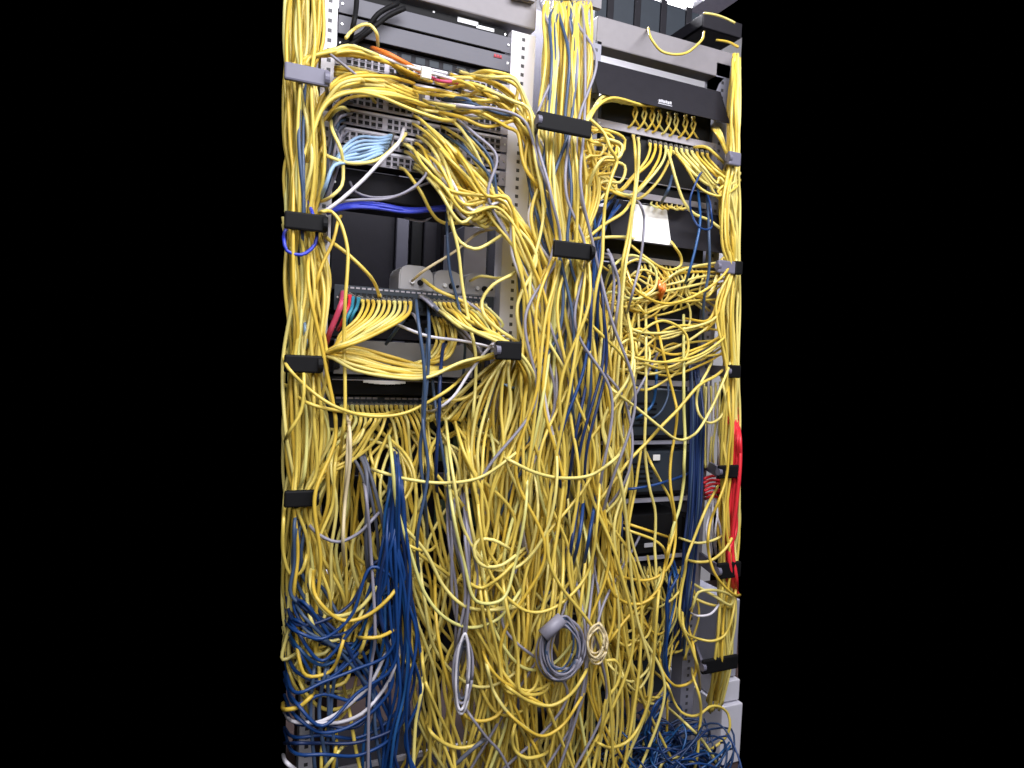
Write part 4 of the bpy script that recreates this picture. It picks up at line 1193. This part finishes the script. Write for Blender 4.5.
# long droops on the right rack
fam(6, [(618, 300, 14), (618, 360, 16), (614, 420, 14), (616, 480, 14), (616, 540, 18), (622, 610, 24), (630, 690, 28), (630, 785, 34)], 'yellow cable hanging at the left side of the servers down to the floor', 'yellow cables left of the servers', .14, .2, mix=.5, jy=14, st=12, std=(.05, .12))
for k in range(18):
    cx, cy = 642+rnd.uniform(-22, 28), 605+rnd.uniform(-20, 90)
    w = rnd.uniform(18, 42)
    s = [(cx-w, cy-rnd.uniform(10, 50)), (cx-w*.6, cy-6), (cx, cy+rnd.uniform(0, 12)), (cx+w*.5, cy-4), (cx+w*.8, cy-rnd.uniform(10, 60))]
    if k < 7: cable('yellow', s, 'yellow cable in the low tangle below the servers of the right rack', 'yellow low tangle on the right rack', d=rnd.uniform(.08, .15), r=.0038)
    else: stuff('yellow', s, d=rnd.uniform(.02, .08), r=.0036)
for k in range(14):
    x = 632+k*4
    stuff('yellow', [(x, 567, .0), (x+2, 574, .03), (x+8+rnd.uniform(-4, 4), 590), (x+10+rnd.uniform(-8, 8), 615), (x+rnd.uniform(-14, 14), 660)], d=.05, r=.0034)
# right bundle
RB = [(737, 60, 4), (735, 110, 6), (734, 158, 6), (731, 200, 9), (731, 240, 9), (735, 267, 5), (729, 310, 11), (732, 371, 8), (731, 420, 9), (731, 471, 9), (730, 520, 10), (729, 570, 10), (726, 620, 7), (724, 665, 8), (716, 705, 8)]
fam(8, RB, 'yellow cable running down the right bundle through all the right cable rings', 'yellow right bundle', .07, .115, mix=.7, st=20, std=(.02, .07))
for k in range(5):
    y = 300+rnd.uniform(-20, 40)
    cable('yellow', [(698+rnd.uniform(-20, 8), y+6), (708, y+4+rnd.uniform(0, 6)), (717, y-10), (724+rnd.uniform(-3, 3), y-28), (731, 270), (733+rnd.uniform(-4, 4), 240)], 'yellow cable turning up into the right bundle below the grey ring', 'yellow cables turning up into the right bundle', d=rnd.uniform(.07, .12))
for k in range(5):
    cable('yellow', [(712+k*1.5, 128, .02), (718+k, 136), (726+rnd.uniform(-2, 2), 148), (731+rnd.uniform(-3, 3), 165), (732+rnd.uniform(-5, 5), 200)], 'yellow cable coming round the right upright into the bundle below the emblem cover', 'yellow cables round the right upright', d=.08)
# dark and grey odds in the low centre
fam(6, [(560, 540, 60), (556, 620, 60), (545, 700, 60), (540, 785, 70)], 'grey cable trailing among the yellow at the foot of the middle bundle', 'grey cables at the foot of the middle bundle', .17, .22, 'grey', r=.0036)
fam(3, [(590, 470, 12), (586, 540, 12), (580, 600, 14)], 'dark blue cable hanging at right of the middle curtain', 'blue cables right of the middle curtain', .2, .23, 'blue', r=.0045)

# coils
def coil(name, label, cx, cy, rx, ry, turns, d, kind, wrap, tilt=0.0, r=.0033):
    o = empty(name, P(cx, cy, -d))
    tag(o, label, 'coil of cable')
    for t in range(turns):
        ex, ey = rx*rnd.uniform(.62, 1.12), ry*rnd.uniform(.7, 1.1)
        ox, oy = rnd.uniform(-.14, .14)*rx, rnd.uniform(-4, 4)
        dd = d+rnd.uniform(-.014, .014)
        pts = []
        for k in range(19):
            a = 2*math.pi*k/18+.3
            xx, yy_ = ex*math.cos(a), ey*math.sin(a)
            # gathered at the tie
            g = max(0, -math.sin(a))**4
            xx *= 1-.55*g
            pts.append(P(cx+ox*(1-g)+xx*math.cos(tilt)-yy_*math.sin(tilt), cy+oy*(1-g)+xx*math.sin(tilt)+yy_*math.cos(tilt), -(dd+rnd.uniform(-.004, .004))))
        vs, fs = tube_data(catmull(pts), r, 6)
        me = bpy.data.meshes.new('turn')
        c = Vector(o.location)
        me.from_pydata([v-c for v in vs], [], fs)
        me.polygons.foreach_set('use_smooth', [True]*len(fs))
        me.materials.append(MAT[rnd.choice(kind)])
        q = bpy.data.objects.new('turn', me)
        COL.objects.link(q)
        q.parent = o
    if wrap:
        bm = bmesh.new()
        a, b = P(wrap[0], wrap[1], -d-.012), P(wrap[2], wrap[3], -d-.012)
        bmesh.ops.create_cone(bm, cap_ends=True, segments=14, radius1=.017, radius2=.015, depth=(b-a).length)
        bmesh.ops.rotate(bm, matrix=Vector((0, 0, 1)).rotation_difference((b-a).normalized()).to_matrix(), verts=bm.verts, cent=(0, 0, 0))
        bmesh.ops.translate(bm, vec=(a+b)/2, verts=bm.verts)
        w_ = mesh_obj('wrap', bm, 'grey_cable', o, smooth=True, loc=(a+b)/2)
        w_['label'] = 'cable end wound round the top of the coil'
    return o


coil('cable_coil', 'round grey coil of spare cable tied at its top, hanging before the middle bundle', 562, 648, 21, 30, 20, .25, ['grey_cable', 'grey_cable', 'grey_cable', 'slate_blue'], (543, 636, 562, 618), .1, .0026)
coil('cable_hank', 'narrow grey hank of folded cable hanging right of the blue bundle', 463, 672, 9, 36, 9, .225, ['grey_cable', 'white_cable', 'dark_grey_cable'], None, .05)
coil('cable_coil', 'small tan ring of thin cable right of the grey coil', 597, 642, 9, 18, 7, .24, ['cream'], None, .1, .0026)

# blue heap on the floor: many thin blue cables
for k in range(150):
    a0 = rnd.uniform(0, 6.28)
    cx, cy = 1.12+rnd.uniform(-.09, .17), -.13+rnd.uniform(-.06, .12)
    zz = .03+rnd.uniform(0, .24)*(1-abs(cx-1.16)*2.2)
    rr = rnd.uniform(.04, .12)
    pts = []
    for j in range(8):
        a = a0+j*.62
        pts.append(Vector((min(cx+rr*math.cos(a)*1.25, xat(738, cy, 0)-.035), cy+rr*math.sin(a)*.7, max(.006, zz+.05*math.sin(a*2+k)*rnd.uniform(.3, 1)))))
    vs, fs = tube_data(catmull(pts, .02), .003, 5)
    V, Fc, M = STUFF.setdefault('heap', ([], [], []))
    b = len(V)
    V.extend(vs)
    Fc.extend(tuple(b+i for i in f) for f in fs)
    M.extend([rnd.choice(['blue_c', 'blue_a', 'blue_bag', 'blue_b'])]*len(fs))
flush_stuff('heap', 'blue_cable_heap', 'heap of thin dark blue cable lying on the floor before the white cabinet', 'cable heap')
flush_stuff('yellow', 'yellow_cable_tangle', 'remaining yellow cables packed deep behind the front ones', 'cable tangle')
# ------------------------------------------------------------------ light
w = bpy.data.worlds.new('world')
SC.world = w
w.use_nodes = True
w.node_tree.nodes['Background'].inputs[0].default_value = (0, 0, 0, 1)
w.node_tree.nodes['Background'].inputs[1].default_value = 0


def area(name, loc, target, sx, sy, power, col=(1, .97, 1)):
    l = bpy.data.lights.new(name, 'AREA')
    l.shape = 'RECTANGLE'
    l.size, l.size_y = sx, sy
    l.energy = power
    l.color = col
    o = bpy.data.objects.new(name, l)
    COL.objects.link(o)
    o.location = loc
    d = Vector(target)-Vector(loc)
    o.rotation_euler = d.to_track_quat('-Z', 'Y').to_euler()
    return o


area('aisle_ceiling_light', (.75, -1.5, 3.0), (.7, -.3, .9), 2.6, .7, 92, (.97, .96, 1))
area('aisle_ceiling_light', (.2, -2.9, 2.4), (.5, 0, .7), 2.4, .8, 48, (.97, .96, 1))
area('rear_ceiling_light', (1.0, .78, 2.85), (1.05, 1.2, 1.2), 1.3, .25, 120, (.93, .93, 1))
SC.view_settings.view_transform = 'Standard'
SC.view_settings.look = 'None'
SC.view_settings.gamma = 1
SC.view_settings.use_curve_mapping = False
SC.view_settings.exposure = 0.0
